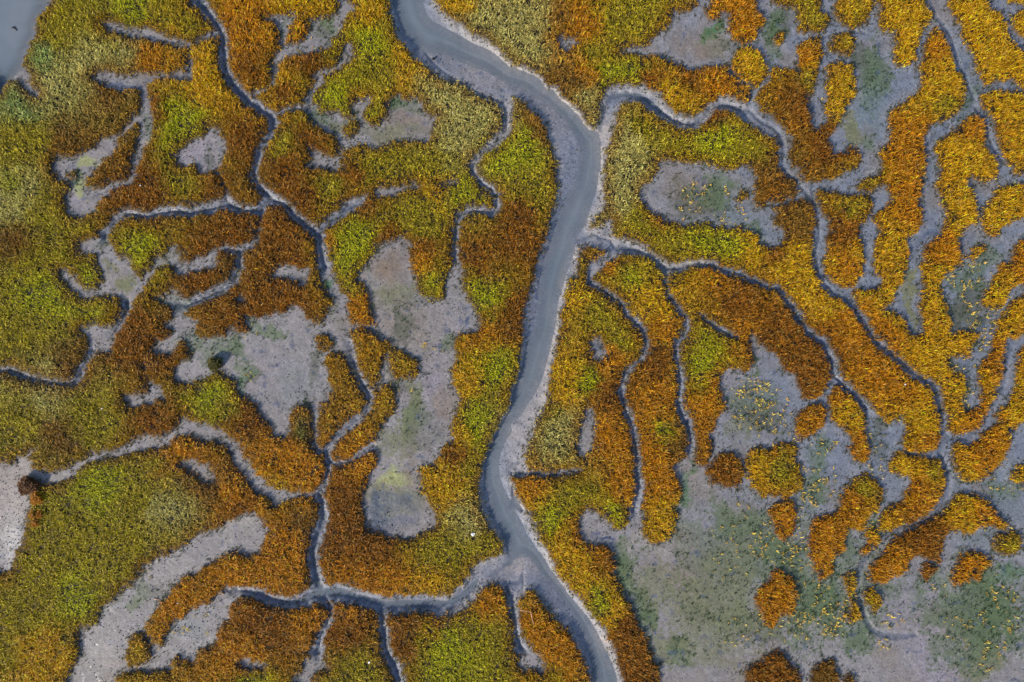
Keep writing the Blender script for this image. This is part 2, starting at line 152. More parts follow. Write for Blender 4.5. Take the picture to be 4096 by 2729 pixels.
ISLES = [
 "00 1280 1125 1290 1160 1260 1260 1235 1370 1205 1490 | 01 1200 0 1180 60 1120 110 1040 125 960 160 870 190 790 170 770 130 800 80 850 20 | 00 895 1510 940 1480 945 1445 985 1425 1045 1390 1065 1290 1110 1250 1190 1170 1245 1130",
 "01 610 45 630 10 660 -2 700 15 712 50 690 80 650 95 620 80",
 "12 640 110 700 100 780 110 830 180 870 250 910 360 960 430 1000 520 990 620 900 680 830 750 750 830 690 910 650 970 600 990 550 960 545 870 560 760 565 650 590 580 650 550 670 480 655 380 650 280 620 200",
 "12 535 40 545 -10 580 -50 625 -60 690 -20 695 40 670 80 600 92 550 70",
 "02 1930 200 1950 170 1990 160 2025 180 2030 230 2000 262 1960 250",
 "10 900 1090 945 1110 950 1180 920 1240 850 1285 790 1240 790 1190 840 1120",
 "12 1060 470 1110 420 1190 385 1250 440 1285 570 1270 660 1220 740 1150 775 1120 850 1060 940 980 990 900 1050 830 1100 740 1110 680 1080 680 1010 730 930 820 860 900 790 960 730 1040 660 1060 620 1070 540",
 "11 860 1500 900 1465 1000 1465 1080 1490 1140 1560 | 12 1190 0 1250 50 1250 100 1190 130 1160 210 1140 290 1130 380 1060 440 1010 430 980 370 940 280 910 190 885 80 880 0",
 "12 1275 90 1330 90 1410 120 1470 180 1490 260 1470 330 1420 355 1340 350 1260 350 1240 280 1210 200 1210 130",
 "02 185 1310 220 1270 290 1255 350 1290 370 1330 345 1380 280 1395 210 1390",
 "12 690 1200 740 1150 850 1120 900 1090 980 1050 1060 1015 1120 1060 1120 1110 1080 1180 1040 1250 1010 1360 970 1450 980 1560 | 13 400 60 395 10 | 12 660 1500 650 1400 680 1300",
 "21 600 800 620 730 680 705 760 710 840 720 840 770 780 820 710 850 660 850 610 850",
 "21 2040 280 2070 210 2120 180 2180 210 2180 250 2110 290 2050 300",
 "31 -60 330 0 325 20 322 80 325 150 305 250 265 330 258 380 300 430 370 435 450 410 550 420 650 400 740 330 745 200 730 140 690 140 600 130 530 60 510 40 450 50 350",
 # the right-hand network
 "20 1830 -700 1815 30 1765 65 1750 110 1790 150 1850 190 1900 165 1905 120 1940 105 1985 125 2000 250 1990 320 2040 380 2110 410 2200 395 2250 340 2270 265 2320 220 2300 140 2255 100 2250 0 2240 -700",
 "20 2010 560 2040 480 2120 430 2200 435 2260 460 2310 520 2340 600 2340 650 2310 720 2270 780 2210 815 2150 770 2080 720 2030 650",
 "30 10 -700 500 -700 490 80 540 120 575 150 550 230 510 295 430 300 330 310 280 280 260 180 255 80 150 70 90 40 20 10",
 "30 595 -700 970 -700 960 70 930 130 900 210 820 265 740 260 650 210 620 130 620 50",
 "30 990 -700 1390 -700 1430 30 1480 90 1505 150 1470 220 1410 290 1390 400 1365 470 1365 550 1280 600 1190 605 1150 570 1160 450 1150 330 1170 285 1070 285 1010 220 1010 130 1040 60 1000 40",
 "30 60 400 55 350 90 300 140 290 160 330 140 390 100 410",
 "30 280 420 310 370 400 345 470 360 500 430 505 510 470 590 465 680 440 780 400 880 360 920 370 1000 390 1100 405 1180 460 1190 480 1160 540 1090 520 1000 540 900 525 820 540 720 540 620 600 575 700 560 770 590 800 670 820 770 800 880 740 960 700 1060 640 1150 590 1230 550 1290 590 1370 610 1410 720 1400 780 1350 830 1380 865 1450 850 1510 800 1560 | 31 760 10 680 30 600 70 500 105 420 120 350 100 300 40 270 0 | 30 230 1530 190 1440 200 1350 210 1280 160 1180 90 1120 0 1070 | 20 2300 1040 2250 960 2240 900 2280 830 2345 740 | 30 10 660 70 620 150 630 230 660 270 650 275 600 260 510",
 "30 560 430 600 360 660 310 730 300 800 310 810 370 790 440 780 500 730 535 680 500 600 500",
 "30 1420 430 1450 340 1500 275 1550 265 1610 310 1650 400 1690 500 1720 600 1780 720 1810 800 1800 900 1760 1000 1690 1080 1600 1120 1510 1150 1460 1220 1420 1290 1440 1400 1450 1500 | 31 1440 0 1420 100 1410 200 1410 300 1420 420 1390 540 1320 610 1290 680 1300 780 1280 880 1250 980 1190 1070 1150 1180 1090 1260 1070 1300 1130 1300 1200 1320 1250 1380 1290 1460 1330 1510 1370 1515 1420 1480 1410 1380 1380 1260 1420 1180 1420 1060 1410 900 1420 780 1440 690 1560 620 1600 530 1640 440 1610 350 1570 250 1530 140 1560 60 1580 0 | 30 1560 1540 1540 1440 1535 1330 1620 1260 1720 1180 1800 1090 1880 1055 1950 1070 1980 1130 1990 1230 2010 1360 2080 1430 2120 1500 | 31 2130 0 2120 40 2050 90 2000 110 1920 90 1850 70 1820 110 1870 170 1910 260 1920 380 1900 490 1830 540 1760 590 1750 680 1770 760 1780 850 1700 910 1620 970 1590 1080 1620 1200 1650 1310 1690 1400 1670 1500 1720 1480 1820 1470 1950 1500 1940 1540 | 32 1085 0 1060 60 1030 80 950 90 940 120 980 160 1030 185 1045 240 1020 290 1010 330 1050 358 1110 340 1105 260 1100 190 1130 120 1160 50 1180 0 | 31 2070 1500 2110 1380 2200 1250 2290 1160 2400 1090 2450 1090 2450 1440 2400 1460 2320 1510 2250 1560 | 32 1255 0 1240 100 1225 200 1190 280 1150 370 1110 450 1060 485 990 495 950 470 940 400 920 330 905 250 850 210 780 160 700 90 630 30 600 0 | 31 1010 1560 950 1440 880 1320 800 1220 770 1130 790 1095 860 1070 930 1090 1000 1080 1040 1020 1010 980 960 930 960 800 980 700 990 640 1040 560 1000 500 950 460 950 420 1080 340 1130 280 1100 220 1090 170 1040 150 960 190 900 205 830 190 810 150 870 90 940 60 1040 0 | 30 1040 1480 1000 1440 1010 1390 1080 1330 1130 1250 1100 1100 1110 1050 1200 980 1290 900 1400 840 1410 770 1390 680 1400 580 1420 500",
 "31 430 220 470 175 560 190 640 210 750 215 880 230 950 220 970 300 955 380 900 460 850 530 830 620 870 700 890 800 880 900 840 1000 810 1060 770 1095 700 1080 610 1050 530 960 500 870 540 740 520 650 560 560 530 450 480 350 440 280",
 "31 2900 600 2400 590 2351 610 2290 680 2240 760 2220 830 2130 870 2080 970 2030 1080 1960 1160 1940 1220 1990 1280 2130 1280 2180 1220 2240 1080 2351 1055 2400 1050 2900 1050",
 "31 1960 460 1950 380 2020 290 2080 200 2140 150 2250 130 2400 140 2900 140 2900 400 2400 400 2330 440 2230 500 2140 540 2100 590 2020 625 1980 560",
 "31 1800 800 1850 760 1920 700 1980 670 1990 720 1930 780 1850 810",
 "30 1630 -700 1970 -700 2030 40 2130 120 2190 200 2210 310 2260 390 2330 460 2400 530 2900 530 2900 870 2400 870 2330 830 2250 750 2180 740 2090 770 2010 780 1940 720 1920 640 1900 560 1860 470 1790 360 1765 260 1740 200 1690 120 1650 40",
 "30 1950 930 1970 870 2090 840 2200 830 2300 840 2400 890 2900 890 2900 1560 | 31 2900 70 2400 65 2340 50 2280 30 2240 0 | 30 2190 1500 2150 1400 2110 1310 2080 1200 2070 1110 2010 1030 1960 980",
 "30 2230 160 2270 110 2351 85 2400 80 2900 80 2900 390 2400 390 2330 330 2260 270",
 "30 2190 -700 2900 -700 2900 40 2400 40 2300 30 2200 15",
 "32 140 460 150 390 190 345 250 325 295 345 305 400 275 460 230 500 180 515 150 490",
 "32 310 290 330 240 370 215 410 240 440 290 480 330 505 380 510 440 520 520 535 600 520 640 470 645 440 620 430 570 440 520 400 470 340 440 315 370",
 "22 1020 670 1060 610 1110 590 1180 600 1215 650 1215 740 1160 770 1090 755 1035 730",
 "22 1225 650 1240 600 1280 560 1340 565 | 32 50 545 100 530 150 560 160 640 190 720 180 780 120 820 60 825 30 815 0 820 | 22 1330 830 1280 800 1240 750",
 "32 0 896 40 850 90 830 140 850 150 893 | 33 150 30 140 100 90 160 60 150 30 110 15 40",
 "32 380 830 400 780 450 720 510 695 550 715 590 770 605 820 580 893 | 33 530 30 490 110 450 100 420 100 410 160 390 220 340 260 340 320 290 370 260 370 250 310 215 230 210 160 230 60 270 30 320 20 360 10 | 32 370 880",
 "32 635 640 670 590 720 585 790 610 860 610 910 620 920 680 930 760 900 830 850 893 | 33 820 20 760 60 690 80 620 110 580 90 570 40 | 32 640 870 690 840 720 790 750 740 710 710 650 690",
 "32 960 570 990 535 1060 545 1110 500 1170 450 1230 440 1280 500 1260 570 1230 640 1170 690 1090 740 1020 735 990 680 965 620",
 "32 1270 720 1300 670 1343 640 1370 640 1700 640 1700 760 1370 760 1310 745",
 "32 920 893 960 830 1020 800 1090 810 1160 850 1180 880 | 33 1200 20 1250 60 1250 100 1190 90 1150 80 1090 100 1030 120 970 100 910 180 910 250 880 275 840 250 800 240 740 260 720 320 650 360 600 385 540 370 530 320 550 260 600 220 650 140 740 100 820 60 870 20",
 "33 1180 180 1190 125 1250 108 1310 110 1335 160 1320 220 1240 225 1190 210",
 "33 950 350 980 290 1010 230 1070 210 1130 230 1165 280 1130 320 1110 370 1050 370 1010 395 960 375",
 "33 800 300 835 275 878 290 870 335 830 360 797 335",
 "23 1275 450 1300 400 1340 370 | 33 30 305 90 320 140 370 150 430 140 510 100 545 60 540 40 600 0 610 | 23 1320 600 1310 520 1280 500",
 "23 1215 850 1240 800 1300 785 | 33 30 740 80 745 120 790 150 830 165 880 160 1300 | 23 1230 1300 1230 900",
 "33 220 880 250 810 300 775 350 800 370 850 375 920 375 1300 225 1300 220 920",
 "33 385 900 395 865 430 850 455 890 460 1300 390 1300",
 "33 500 430 530 405 570 415 600 450 590 500 560 535 530 500 505 470",
 "33 390 350 430 320 465 320 460 400 455 470 490 530 485 570 440 590 400 560 430 500 420 430",
 "33 510 120 540 90 580 110 590 150 550 200 520 230 480 220 500 190 530 170",
 "32 1900 20 1370 20 1320 60 1300 150 1290 250 1260 330 1200 370 1190 400 1230 440 1290 470 1330 430 1370 380 1900 380",
 "03 660 730 680 660 720 630 760 650 790 720 790 770 740 810 690 825 650 780",
]

# ------------------------------------------------------------------ raster of the map
STEP, PAD = 3.0, 660.0
X0, Y0 = -PAD, -PAD
NX, NY = int((4096 + 2 * PAD) / STEP) + 1, int((2729 + 2 * PAD) / STEP) + 1


def spline(P, closed, k=5):
    n = len(P)
    out = []
    for i in range(n if closed else n - 1):
        if closed:
            a, b, c, d = P[(i - 1) % n], P[i], P[(i + 1) % n], P[(i + 2) % n]
        else:
            a, b, c, d = P[max(i - 1, 0)], P[i], P[i + 1], P[min(i + 2, n - 1)]
        tens = 0.45
        m1, m2 = tens * (c - a), tens * (d - b)
        L = np.linalg.norm(c[:2] - b[:2])
        for m in (m1, m2):
            l = np.linalg.norm(m[:2])
            if l > L:
                m *= L / l
        for j in range(k):
            t = j / k
            t2, t3 = t * t, t * t * t
            out.append((2 * t3 - 3 * t2 + 1) * b + (t3 - 2 * t2 + t) * m1 + (-2 * t3 + 3 * t2) * c + (t3 - t2) * m2)
    if not closed:
        out.append(P[-1])
    return np.array(out)


def fill(mask, P, val):
    P = (P - (X0, Y0)) / STEP
    xa, ya = P[:, 0], P[:, 1]
    xb, yb = np.roll(xa, -1), np.roll(ya, -1)
    for r in range(max(0, int(ya.min())), min(NY - 1, int(ya.max()) + 1) + 1):
        hit = (ya <= r) != (yb <= r)
        if not hit.any():
            continue
        xs = np.sort(xa[hit] + (r - ya[hit]) / (yb[hit] - ya[hit]) * (xb[hit] - xa[hit]))
        for i in range(0, len(xs) - 1, 2):
            i0, i1 = max(0, math.ceil(xs[i])), min(NX - 1, math.floor(xs[i + 1]))
            if i1 >= i0:
                mask[r, i0:i1 + 1] = val


def stroke(mask, P, val):
    S = spline(P, False, 8)
    for x, y, r in S:
        cx, cy, rr = (x - X0) / STEP, (y - Y0) / STEP, max(r / STEP, 0.8)
        i0, i1 = max(0, int(cx - rr)), min(NX, int(cx + rr) + 2)
        j0, j1 = max(0, int(cy - rr)), min(NY, int(cy + rr) + 2)
        if i1 <= i0 or j1 <= j0:
            continue
        jj, ii = np.mgrid[j0:j1, i0:i1]
        mask[j0:j1, i0:i1][(ii - cx) ** 2 + (jj - cy) ** 2 <= rr * rr] = val


def edt(mask, R=60):
    """distance (cells, at most R) from each True cell to the nearest False cell"""
    h, w = mask.shape
    d = np.where(mask, float(R), 0.0).astype(np.float32)
    for j in range(1, h):
        np.minimum(d[j], d[j - 1] + 1, out=d[j])
    for j in range(h - 2, -1, -1):
        np.minimum(d[j], d[j + 1] + 1, out=d[j])
    d2 = d * d
    out = d2.copy()
    for s in range(1, R):
        out[:, s:] = np.minimum(out[:, s:], d2[:, :-s] + s * s)
        out[:, :-s] = np.minimum(out[:, :-s], d2[:, s:] + s * s)
    return np.sqrt(out)


def vnoise(x, y, scale, seed):
    x, y = np.asarray(x, np.float64) / scale + 1000.0 + seed * 17.3, np.asarray(y, np.float64) / scale + 1000.0 + seed * 5.7
    xi, yi = np.floor(x).astype(np.int64), np.floor(y).astype(np.int64)
    fx, fy = x - xi, y - yi
    fx, fy = fx * fx * (3 - 2 * fx), fy * fy * (3 - 2 * fy)

    def h(a, b):
        n = (a * 374761393 + b * 668265263 + seed * 1442695041) & 0xFFFFFFFF
        n = ((n ^ (n >> 13)) * 1274126177) & 0xFFFFFFFF
        return ((n ^ (n >> 16)) & 0xFFFF) / 65535.0
    return (h(xi, yi) * (1 - fx) + h(xi + 1, yi) * fx) * (1 - fy) + (h(xi, yi + 1) * (1 - fx) + h(xi + 1, yi + 1) * fx) * fy


def fbm(x, y, scale, seed, octs=3):
    a, s, t = 0.0, 1.0, 0.0
    for o in range(octs):
        a = a + s * vnoise(x, y, scale / 2 ** o, seed + o)
        t += s
        s *= 0.55
    return a / t


def components(mask):
    """label 8-connected... 4-connected regions by runs and union-find"""
    lab = np.zeros(mask.shape, np.int32)
    par = [0]

    def find(a):
        while par[a] != a:
            par[a] = par[par[a]]
            a = par[a]
        return a
    prev = []
    for j in range(mask.shape[0]):
        row = np.concatenate(([0], mask[j].astype(np.int8), [0]))
        df = np.diff(row)
        st, en = np.nonzero(df == 1)[0], np.nonzero(df == -1)[0]
        cur = []
        k = 0
        for a, b in zip(st, en):
            l = 0
            while k < len(prev) and prev[k][1] <= a:
                k += 1
            m = k
            while m < len(prev) and prev[m][0] < b:
                r = find(prev[m][2])
                if l == 0:
                    l = r
                elif l != r:
                    par[max(l, r)] = min(l, r)
                    l = min(l, r)
                m += 1
            if l == 0:
                l = len(par)
                par.append(l)
            cur.append((a, b, l))
            lab[j, a:b] = l
        prev = cur
    return np.array([find(i) for i in range(len(par))])[lab]


veg = np.ones((NY, NX), bool)
water = np.zeros((NY, NX), bool)
creek = np.zeros((NY, NX), bool)
river = np.zeros((NY, NX), bool)
for t in BARE:
    fill(veg, spline(pts(t), True), False)
for t in ISLES:
    fill(veg, spline(pts(t), True), True)
fill(river, spline(pts(RIVER), True), True)
for t in CREEKS:
    stroke(creek, pts(t, 3), True)
veg &= ~river & ~creek
for t in ISLES[11:12]:
    fill(veg, spline(pts(t), True), True)
for t in WATER:
    fill(water, spline(pts(t), True), True)
trench = np.zeros((NY, NX), bool)
for t in RUNNELS:
    stroke(trench, pts(t, 3), True)
for t in CREEKS:
    q = pts(t, 3)
    q[:, 2] *= 0.36
    stroke(trench, q, True)

# beyond the surveyed sheet the marsh goes on as its mirror; edges are frayed by a small warp
gx, gy = np.meshgrid(X0 + STEP * np.arange(NX), Y0 + STEP * np.arange(NY))
wx = gx + 15 * (fbm(gx, gy, 34, 3) - 0.5) + 16 * (vnoise(gx, gy, 11, 9) - 0.5)
wy = gy + 15 * (fbm(gx, gy, 34, 23) - 0.5) + 16 * (vnoise(gx, gy, 11, 29) - 0.5)


def mirror(v, lo, hi):
    v = np.where(v < lo, 2 * lo - v, v)
    return np.where(v > hi, 2 * hi - v, v)


def sample(m, x, y):
    i = np.clip(np.rint((mirror(x, 2, 4094) - X0) / STEP).astype(int), 0, NX - 1)
    j = np.clip(np.rint((mirror(y, 2, 2727) - Y0) / STEP).astype(int), 0, NY - 1)
    return m[j, i]


veg = sample(veg, wx, wy)
sx = gx + 8 * (fbm(gx, gy, 50, 43) - 0.5)
sy = gy + 8 * (fbm(gx, gy, 50, 53) - 0.5)
water, creek, river, trench = [sample(m, sx, sy) for m in (water, creek, river, trench)]
bare = ~veg

# ------------------------------------------------------------------ islands of grass: what each one is
V = 4096.0 / 2353.0      # hints below are noted on the whole map, 2353 wide

GRASS_ISLANDS = [
 (406, 500, 'largest olive green marsh meadow, bordering the open bay water'),
 (1650, 300, 'khaki and lime meadow between the winding side creek and the upper river bend'),
 (2200, 200, 'golden olive meadow across the river from the mud spit, one small puddle in it'),
 (980, 150, 'rusty golden patch beside the top creek with a hooked arm of mud beside it'),
 (3950, 250, 'broad golden band slanting down along the channel from the top edge'),
 (3640, 80, 'L-shaped golden patch with a stubby leg pointing at the narrow channel'),
 (2980, 60, 'hook-shaped orange patch on the top edge above the grey triangular pan'),
 (3240, 60, 'dull green-gold lobe on the top edge, next to the hook-shaped orange patch'),
 (3412, 49, 'green-gold tongue hanging from the top edge beside the L-shaped patch'),
 (4078, 5, 'sliver of orange grass in the extreme top corner'),
 (4080, 89, 'small rounded orange patch cut by the frame just below the corner sliver'),
 (3760, 300, 'long golden island whose two fingers join in a V around a green-floored pan'),
 (3116, 154, 'tiny round tuft island standing alone in dark green algae'),
 (3370, 176, 'small knobbly round island above the forked orange island'),
 (3160, 500, 'dark orange island forked like a tuning fork around a slot of mud'),
 (4040, 450, 'golden patch with a blunt tip facing three meeting channels at the frame edge'),
 (2000, 900, 'long green and rust island hugging the river bank around a wide grey pan'),
 (2500, 560, 'khaki to orange island wrapping a mottled oval pan and trailing a long tail'),
 (1403, 517, 'small oval rust island in the pan beside the lime green meadow'),
 (463, 648, 'leaf-shaped rust island between two arms of mud inside the olive meadow'),
 (286, 700, 'tiny round red-brown clump on green mud beside the olive meadow'),
 (4030, 836, 'oval golden patch at the frame edge with channels on two sides'),
 (3350, 900, 'upright orange block with a green top beside two narrow pans'),
 (2969, 786, 'tiny orange clump standing inside the mottled oval pan'),
 (1100, 980, 'dark rust island with a crescent-shaped bare pan inside'),
 (717, 920, 'bean-shaped green and rust island between two thin creeks'),
 (4040, 1100, 'slanting orange patch at the frame edge beside a tuft-dotted grey flat'),
 (3906, 1006, 'small dark green clump beside the little round pan'),
 (2200, 1500, 'long orange and olive island along the river opposite the wide grey pan'),
 (540, 1400, 'brown and olive meadow sprawling between the wide grey flat and the pale creek'),
 (2560, 1500, 'tall rust and gold strip squeezed between two thin parallel creeks'),
 (2850, 1150, 'deep rust arch of grass around a grey tuft-dotted bay'),
 (1440, 1400, 'chain of rust clumps joined beside the thin forking creek'),
 (1294, 1372, 'small round orange clump alone at the edge of the wide grey flat'),
 (4060, 1650, 'narrow golden strip at the frame edge beside the deep blue creek'),
 (1360, 1600, 'rust wedge-shaped island between the wide grey flat and the forking creek'),
 (3390, 1650, 'spindle-shaped golden island hanging below the creek fork'),
 (3240, 1682, 'round golden patch like a bush beside the spindle-shaped island'),
 (540, 2100, 'lime and olive meadow beside the pale sandy shore'),
 (3120, 1900, 'two-lobed golden patch with a green middle beside the round rust mound'),
 (2940, 1885, 'round rust mound at the foot of the deep rust arch'),
 (3700, 1950, 'crescent-shaped golden patch tucked into a bend of the lower creek'),
 (4073, 1899, 'small golden clump cut by the frame above green algae'),
 (3330, 2130, 'long lumpy orange patch standing alone on the speckled flat'),
 (3736, 2145, 'broad orange slab along the lower creek with a hollowed underside'),
 (3483, 2150, 'small straggly golden clump between the creek and the lumpy orange patch'),
 (4030, 2174, 'round yellow-green clump at the tip of the broad orange slab'),
 (3877, 2273, 'squarish orange clump on grey mud near the broad orange slab'),
 (3710, 2285, 'small round red-orange knob below the broad orange slab'),
 (3105, 2391, 'ragged orange clump standing alone in the middle of the speckled flat'),
 (3406, 2394, 'thin straggly upright golden strip beside the curve of the bottom creek'),
 (1800, 2600, 'green-centred orange island on the bottom edge beside the last river bend'),
 (3490, 2400, 'bright yellow egg-shaped clump inside the curve of the bottom creek'),
 (1000, 2560, 'rust island on the bottom edge below the wide pale creek'),
 (1413, 2560, 'narrow dark orange block on the bottom edge between two short creeks'),
 (549, 2604, 'small golden bushy island on the pale lower mudflat'),
 (3090, 2680, 'rust red mound on the bottom edge, larger of two side by side'),
 (3298, 2690, 'brown-orange mound on the bottom edge, smaller of two side by side'),
 (3394, 2713, 'tiny dark red clump on the bottom edge touching the brown-orange mound'),
]

# colours of the grass (linear): name -> leaf colour, height
PAL = {
 'R': ((0.225, 0.088, 0.005), 0.72), 'O': ((0.440, 0.182, 0.004), 0.74), 'Y': ((0.520, 0.290, 0.006), 0.70),
 'G': ((0.370, 0.385, 0.006), 0.42), 'V': ((0.310, 0.255, 0.009), 0.52), 'P': ((0.410, 0.370, 0.110), 0.55),
 'B': ((0.190, 0.098, 0.012), 0.66), 'D': ((0.125, 0.140, 0.030), 0.50), 'T': ((0.230, 0.310, 0.090), 0.5),
}
HINTS = """130 60 80 V,300 30 40 G,230 70 50 V,110 200 60 P,60 240 40 T,100 130 40 T,200 130 60 P,300 120 40 P,350 130 50 O,440 70 40 V,250 215 40 B,
60 330 60 V,150 330 50 B,50 450 60 P,110 480 60 V,30 430 30 G,150 560 40 V,100 680 50 G,210 620 25 G,220 720 30 G,60 760 60 V,160 850 50 B,80 620 50 V,
40 560 50 B,470 130 45 Y,380 60 40 V,400 70 30 Y,370 250 25 R,410 280 40 G,480 200 45 Y,560 320 40 R,400 340 30 G,430 420 60 V,300 450 60 R,480 440 50 R,340 430 60 R,
560 80 60 O,590 160 40 R,655 215 30 R,640 190 40 Y,720 150 40 R,690 20 50 Y,690 80 30 O,830 100 50 G,850 40 40 Y,880 60 40 V,780 225 45 G,740 220 30 G,820 230 30 Y,
860 160 60 V,900 280 40 V,940 150 50 Y,1000 200 50 P,1060 250 60 P,1100 280 60 P,1050 330 60 P,860 260 20 G,870 390 60 V,720 320 35 R,660 400 35 R,650 330 30 V,
760 420 40 V,800 400 35 R,1000 380 50 V,830 470 40 R,920 410 50 V,680 450 40 R,1060 430 35 G,1090 450 30 G,1000 440 30 Y,
830 540 45 G,900 540 30 R,790 600 45 G,750 560 20 O,960 600 30 O,1000 655 30 G,830 700 40 O,960 500 50 V,1020 520 30 V,980 560 30 R,810 640 20 V,
1140 360 45 G,1200 340 40 G,1240 300 25 B,1230 260 30 R,1240 430 50 V,1190 500 40 R,1120 470 20 V,1100 600 45 R,1090 665 35 G,1120 690 35 G,1200 560 40 R,1180 720 50 R,
1110 770 30 O,1080 860 30 Y,1140 850 35 G,1150 900 35 V,1060 900 20 Y,1060 1000 30 Y,1100 980 40 G,1150 980 30 P,1040 1050 30 R,1030 1110 40 Y,1080 1080 40 V,985 1085 20 Y,
1090 1180 40 P,1120 1240 30 V,880 1260 40 R,780 1240 40 R,830 1280 40 R,960 1240 40 V,1050 1280 40 V,1000 1340 30 Y,820 1320 40 O,900 1320 40 O,780 1170 30 R,830 1080 30 O,800 1120 30 R,
230 1110 50 G,330 1150 60 V,380 1170 40 P,150 1200 40 V,280 1260 60 V,180 1390 40 G,230 1410 25 G,60 1420 50 V,100 1320 40 V,100 1510 60 Y,160 1450 30 V,30 1500 30 V,
430 1040 40 O,470 1110 40 B,540 1130 40 O,570 1190 40 R,110 900 60 P,60 960 50 V,200 950 50 V,130 1000 40 B,350 970 40 R,300 770 50 R,370 820 40 R,480 910 40 G,430 900 30 V,560 960 40 R,530 930 30 V,
680 1080 50 O,640 1030 40 O,700 1000 25 D,640 1130 30 Y,640 690 50 R,660 540 50 R,690 620 40 R,560 720 40 R,480 570 50 R,530 520 40 R,330 580 40 G,280 540 30 V,200 625 25 G,450 640 30 R,510 610 30 B,
650 1240 40 O,690 1200 30 B,620 1310 40 O,600 1440 50 R,530 1310 35 O,400 1380 40 O,560 1500 40 O,580 1545 25 G,800 1440 40 R,790 1390 25 O,830 1540 40 V,720 1420 30 O,
1080 1460 60 V,1040 1490 50 G,1000 1420 30 O,930 1480 30 R,930 1430 25 R,1130 1380 30 O,1160 1450 40 V,1230 1430 40 O,1280 1500 40 O,1270 1545 20 V,
1090 60 50 P,1060 20 40 Y,1180 90 60 P,1290 40 20 B,1340 60 50 O,1400 60 40 V,1360 110 40 V,1440 20 40 V,1290 110 30 O,1230 130 40 P,1280 180 30 B,1340 170 40 O,
1390 180 40 G,1350 220 40 P,1500 190 30 R,1580 190 30 R,1540 220 40 Y,1640 190 30 O,1690 190 25 O,1310 200 30 B,1360 260 30 P,1450 170 30 G,1720 60 35 O,1690 20 30 O,1715 155 35 Y,
1480 290 40 V,1430 330 50 P,1430 420 45 P,1560 340 40 V,1640 330 40 G,1640 270 20 R,1700 350 40 V,1770 400 40 B,1410 470 35 P,1480 520 40 V,1520 515 20 R,1560 560 50 V,1660 560 60 G,1720 580 50 Y,1600 540 30 G,
1780 430 25 R,1810 430 25 B,1820 510 40 B,1770 575 20 R,1830 600 40 Y,1860 650 50 Y,1950 730 50 O,2050 850 50 O,2000 790 40 O,2100 970 40 Y,1900 700 30 Y,2120 1010 30 O,
1340 580 20 B,1330 640 30 V,1320 680 30 Y,1400 730 40 V,1440 780 40 V,1300 880 40 Y,1270 1000 50 P,1250 950 30 V,1350 870 25 G,1400 900 40 R,1390 1000 40 O,1450 1130 40 O,1420 1170 25 G,
1320 1130 40 V,1220 1110 40 O,1260 1190 40 G,1230 1140 30 Y,1330 1240 40 O,1390 1280 30 R,1320 1320 40 Y,1430 1450 40 R,1390 1420 30 Y,1370 1390 25 G,1440 1530 30 R,1290 1260 30 Y,1400 830 30 O,
1430 620 30 V,1450 640 20 G,1500 700 45 Y,1530 760 40 O,1500 830 50 R,1520 930 40 O,1530 1000 20 G,1500 1050 40 O,1520 1180 40 Y,1400 610 25 O,1560 1010 30 B,1520 1110 30 O,
1700 680 60 R,1640 640 40 O,1600 770 40 V,1610 840 35 G,1620 770 30 G,1620 960 35 O,1830 850 40 R,1870 800 40 R,1790 740 40 R,1700 760 35 O,1750 800 30 R,1650 880 30 O,
1900 330 35 R,1850 240 40 R,1930 230 35 Y,1870 190 25 V,1855 130 30 O,1870 50 40 V,1960 40 40 V,1965 20 30 Y,2080 60 40 Y,2080 120 25 Y,2150 200 40 Y,2180 260 35 V,2150 110 25 O,2100 330 40 O,2080 400 40 O,2000 400 20 G,
2250 80 50 Y,2300 170 50 Y,2200 350 40 Y,2230 290 30 O,2090 470 40 O,1940 520 35 R,1950 470 25 V,1950 610 30 O,2000 580 30 Y,2040 560 30 Y,2160 480 40 Y,2140 560 30 O,2140 650 30 Y,2060 720 30 Y,2010 690 30 Y,2120 820 40 Y,
2040 780 30 O,2290 480 30 Y,2330 590 30 O,2270 680 35 Y,2200 900 40 Y,2240 950 40 O,2290 830 30 O,2330 920 40 Y,1960 960 30 Y,1945 920 20 O,
1670 1080 35 R,1730 1080 30 Y,1800 1070 25 V,1790 1030 20 O,1800 1200 30 O,1860 970 30 O,1970 1010 30 O,1980 1110 25 V,1950 1150 30 O,1900 1240 40 O,2110 1120 35 O,2160 1065 25 V,2080 1080 30 Y,2250 1040 35 O,2220 1080 30 Y,2330 1085 20 Y,
2130 1220 35 R,2200 1170 35 Y,2260 1170 30 O,2310 1250 25 V,2030 1310 35 O,2230 1300 30 O,2130 1310 18 R,1780 1370 40 O,1770 1530 35 R,1900 1550 25 B,1985 1380 18 G,2010 1380 12 Y,2000 1200 20 Y,1960 1370 30 Y"""
hx, hy, hr, hc, hh = [], [], [], [], []
for t in HINTS.replace('\n', '').split(','):
    a, b, r, k = t.split()
    hx.append(float(a) * V)
    hy.append(float(b) * V)
    hr.append(float(r) * V)
    hc.append(PAL[k][0])
    hh.append(PAL[k][1])
hx, hy, hr, hc, hh = map(np.array, (hx, hy, hr, hc, hh))


def grass_field(x, y):
    """leaf colour and canopy height at map points: the nearest stands of grass, blended"""
    x = x + 80 * (fbm(x, y, 110, 61) - 0.5) + 45 * (vnoise(x, y, 25, 63) - 0.5)
    y = y + 80 * (fbm(x, y, 110, 71) - 0.5) + 45 * (vnoise(x, y, 25, 73) - 0.5)
    C = np.zeros((len(x), 3))
    H = np.zeros(len(x))
    for s in range(0, len(x), 20000):
        e = slice(s, s + 20000)
        d2 = ((x[e, None] - hx) ** 2 + (y[e, None] - hy) ** 2) / (hr * hr)
        w = 1.0 / (d2 + 0.22) ** 2.1
        w /= w.sum(1, keepdims=True)
        C[e] = w @ hc
        H[e] = w @ hh
    return C, H


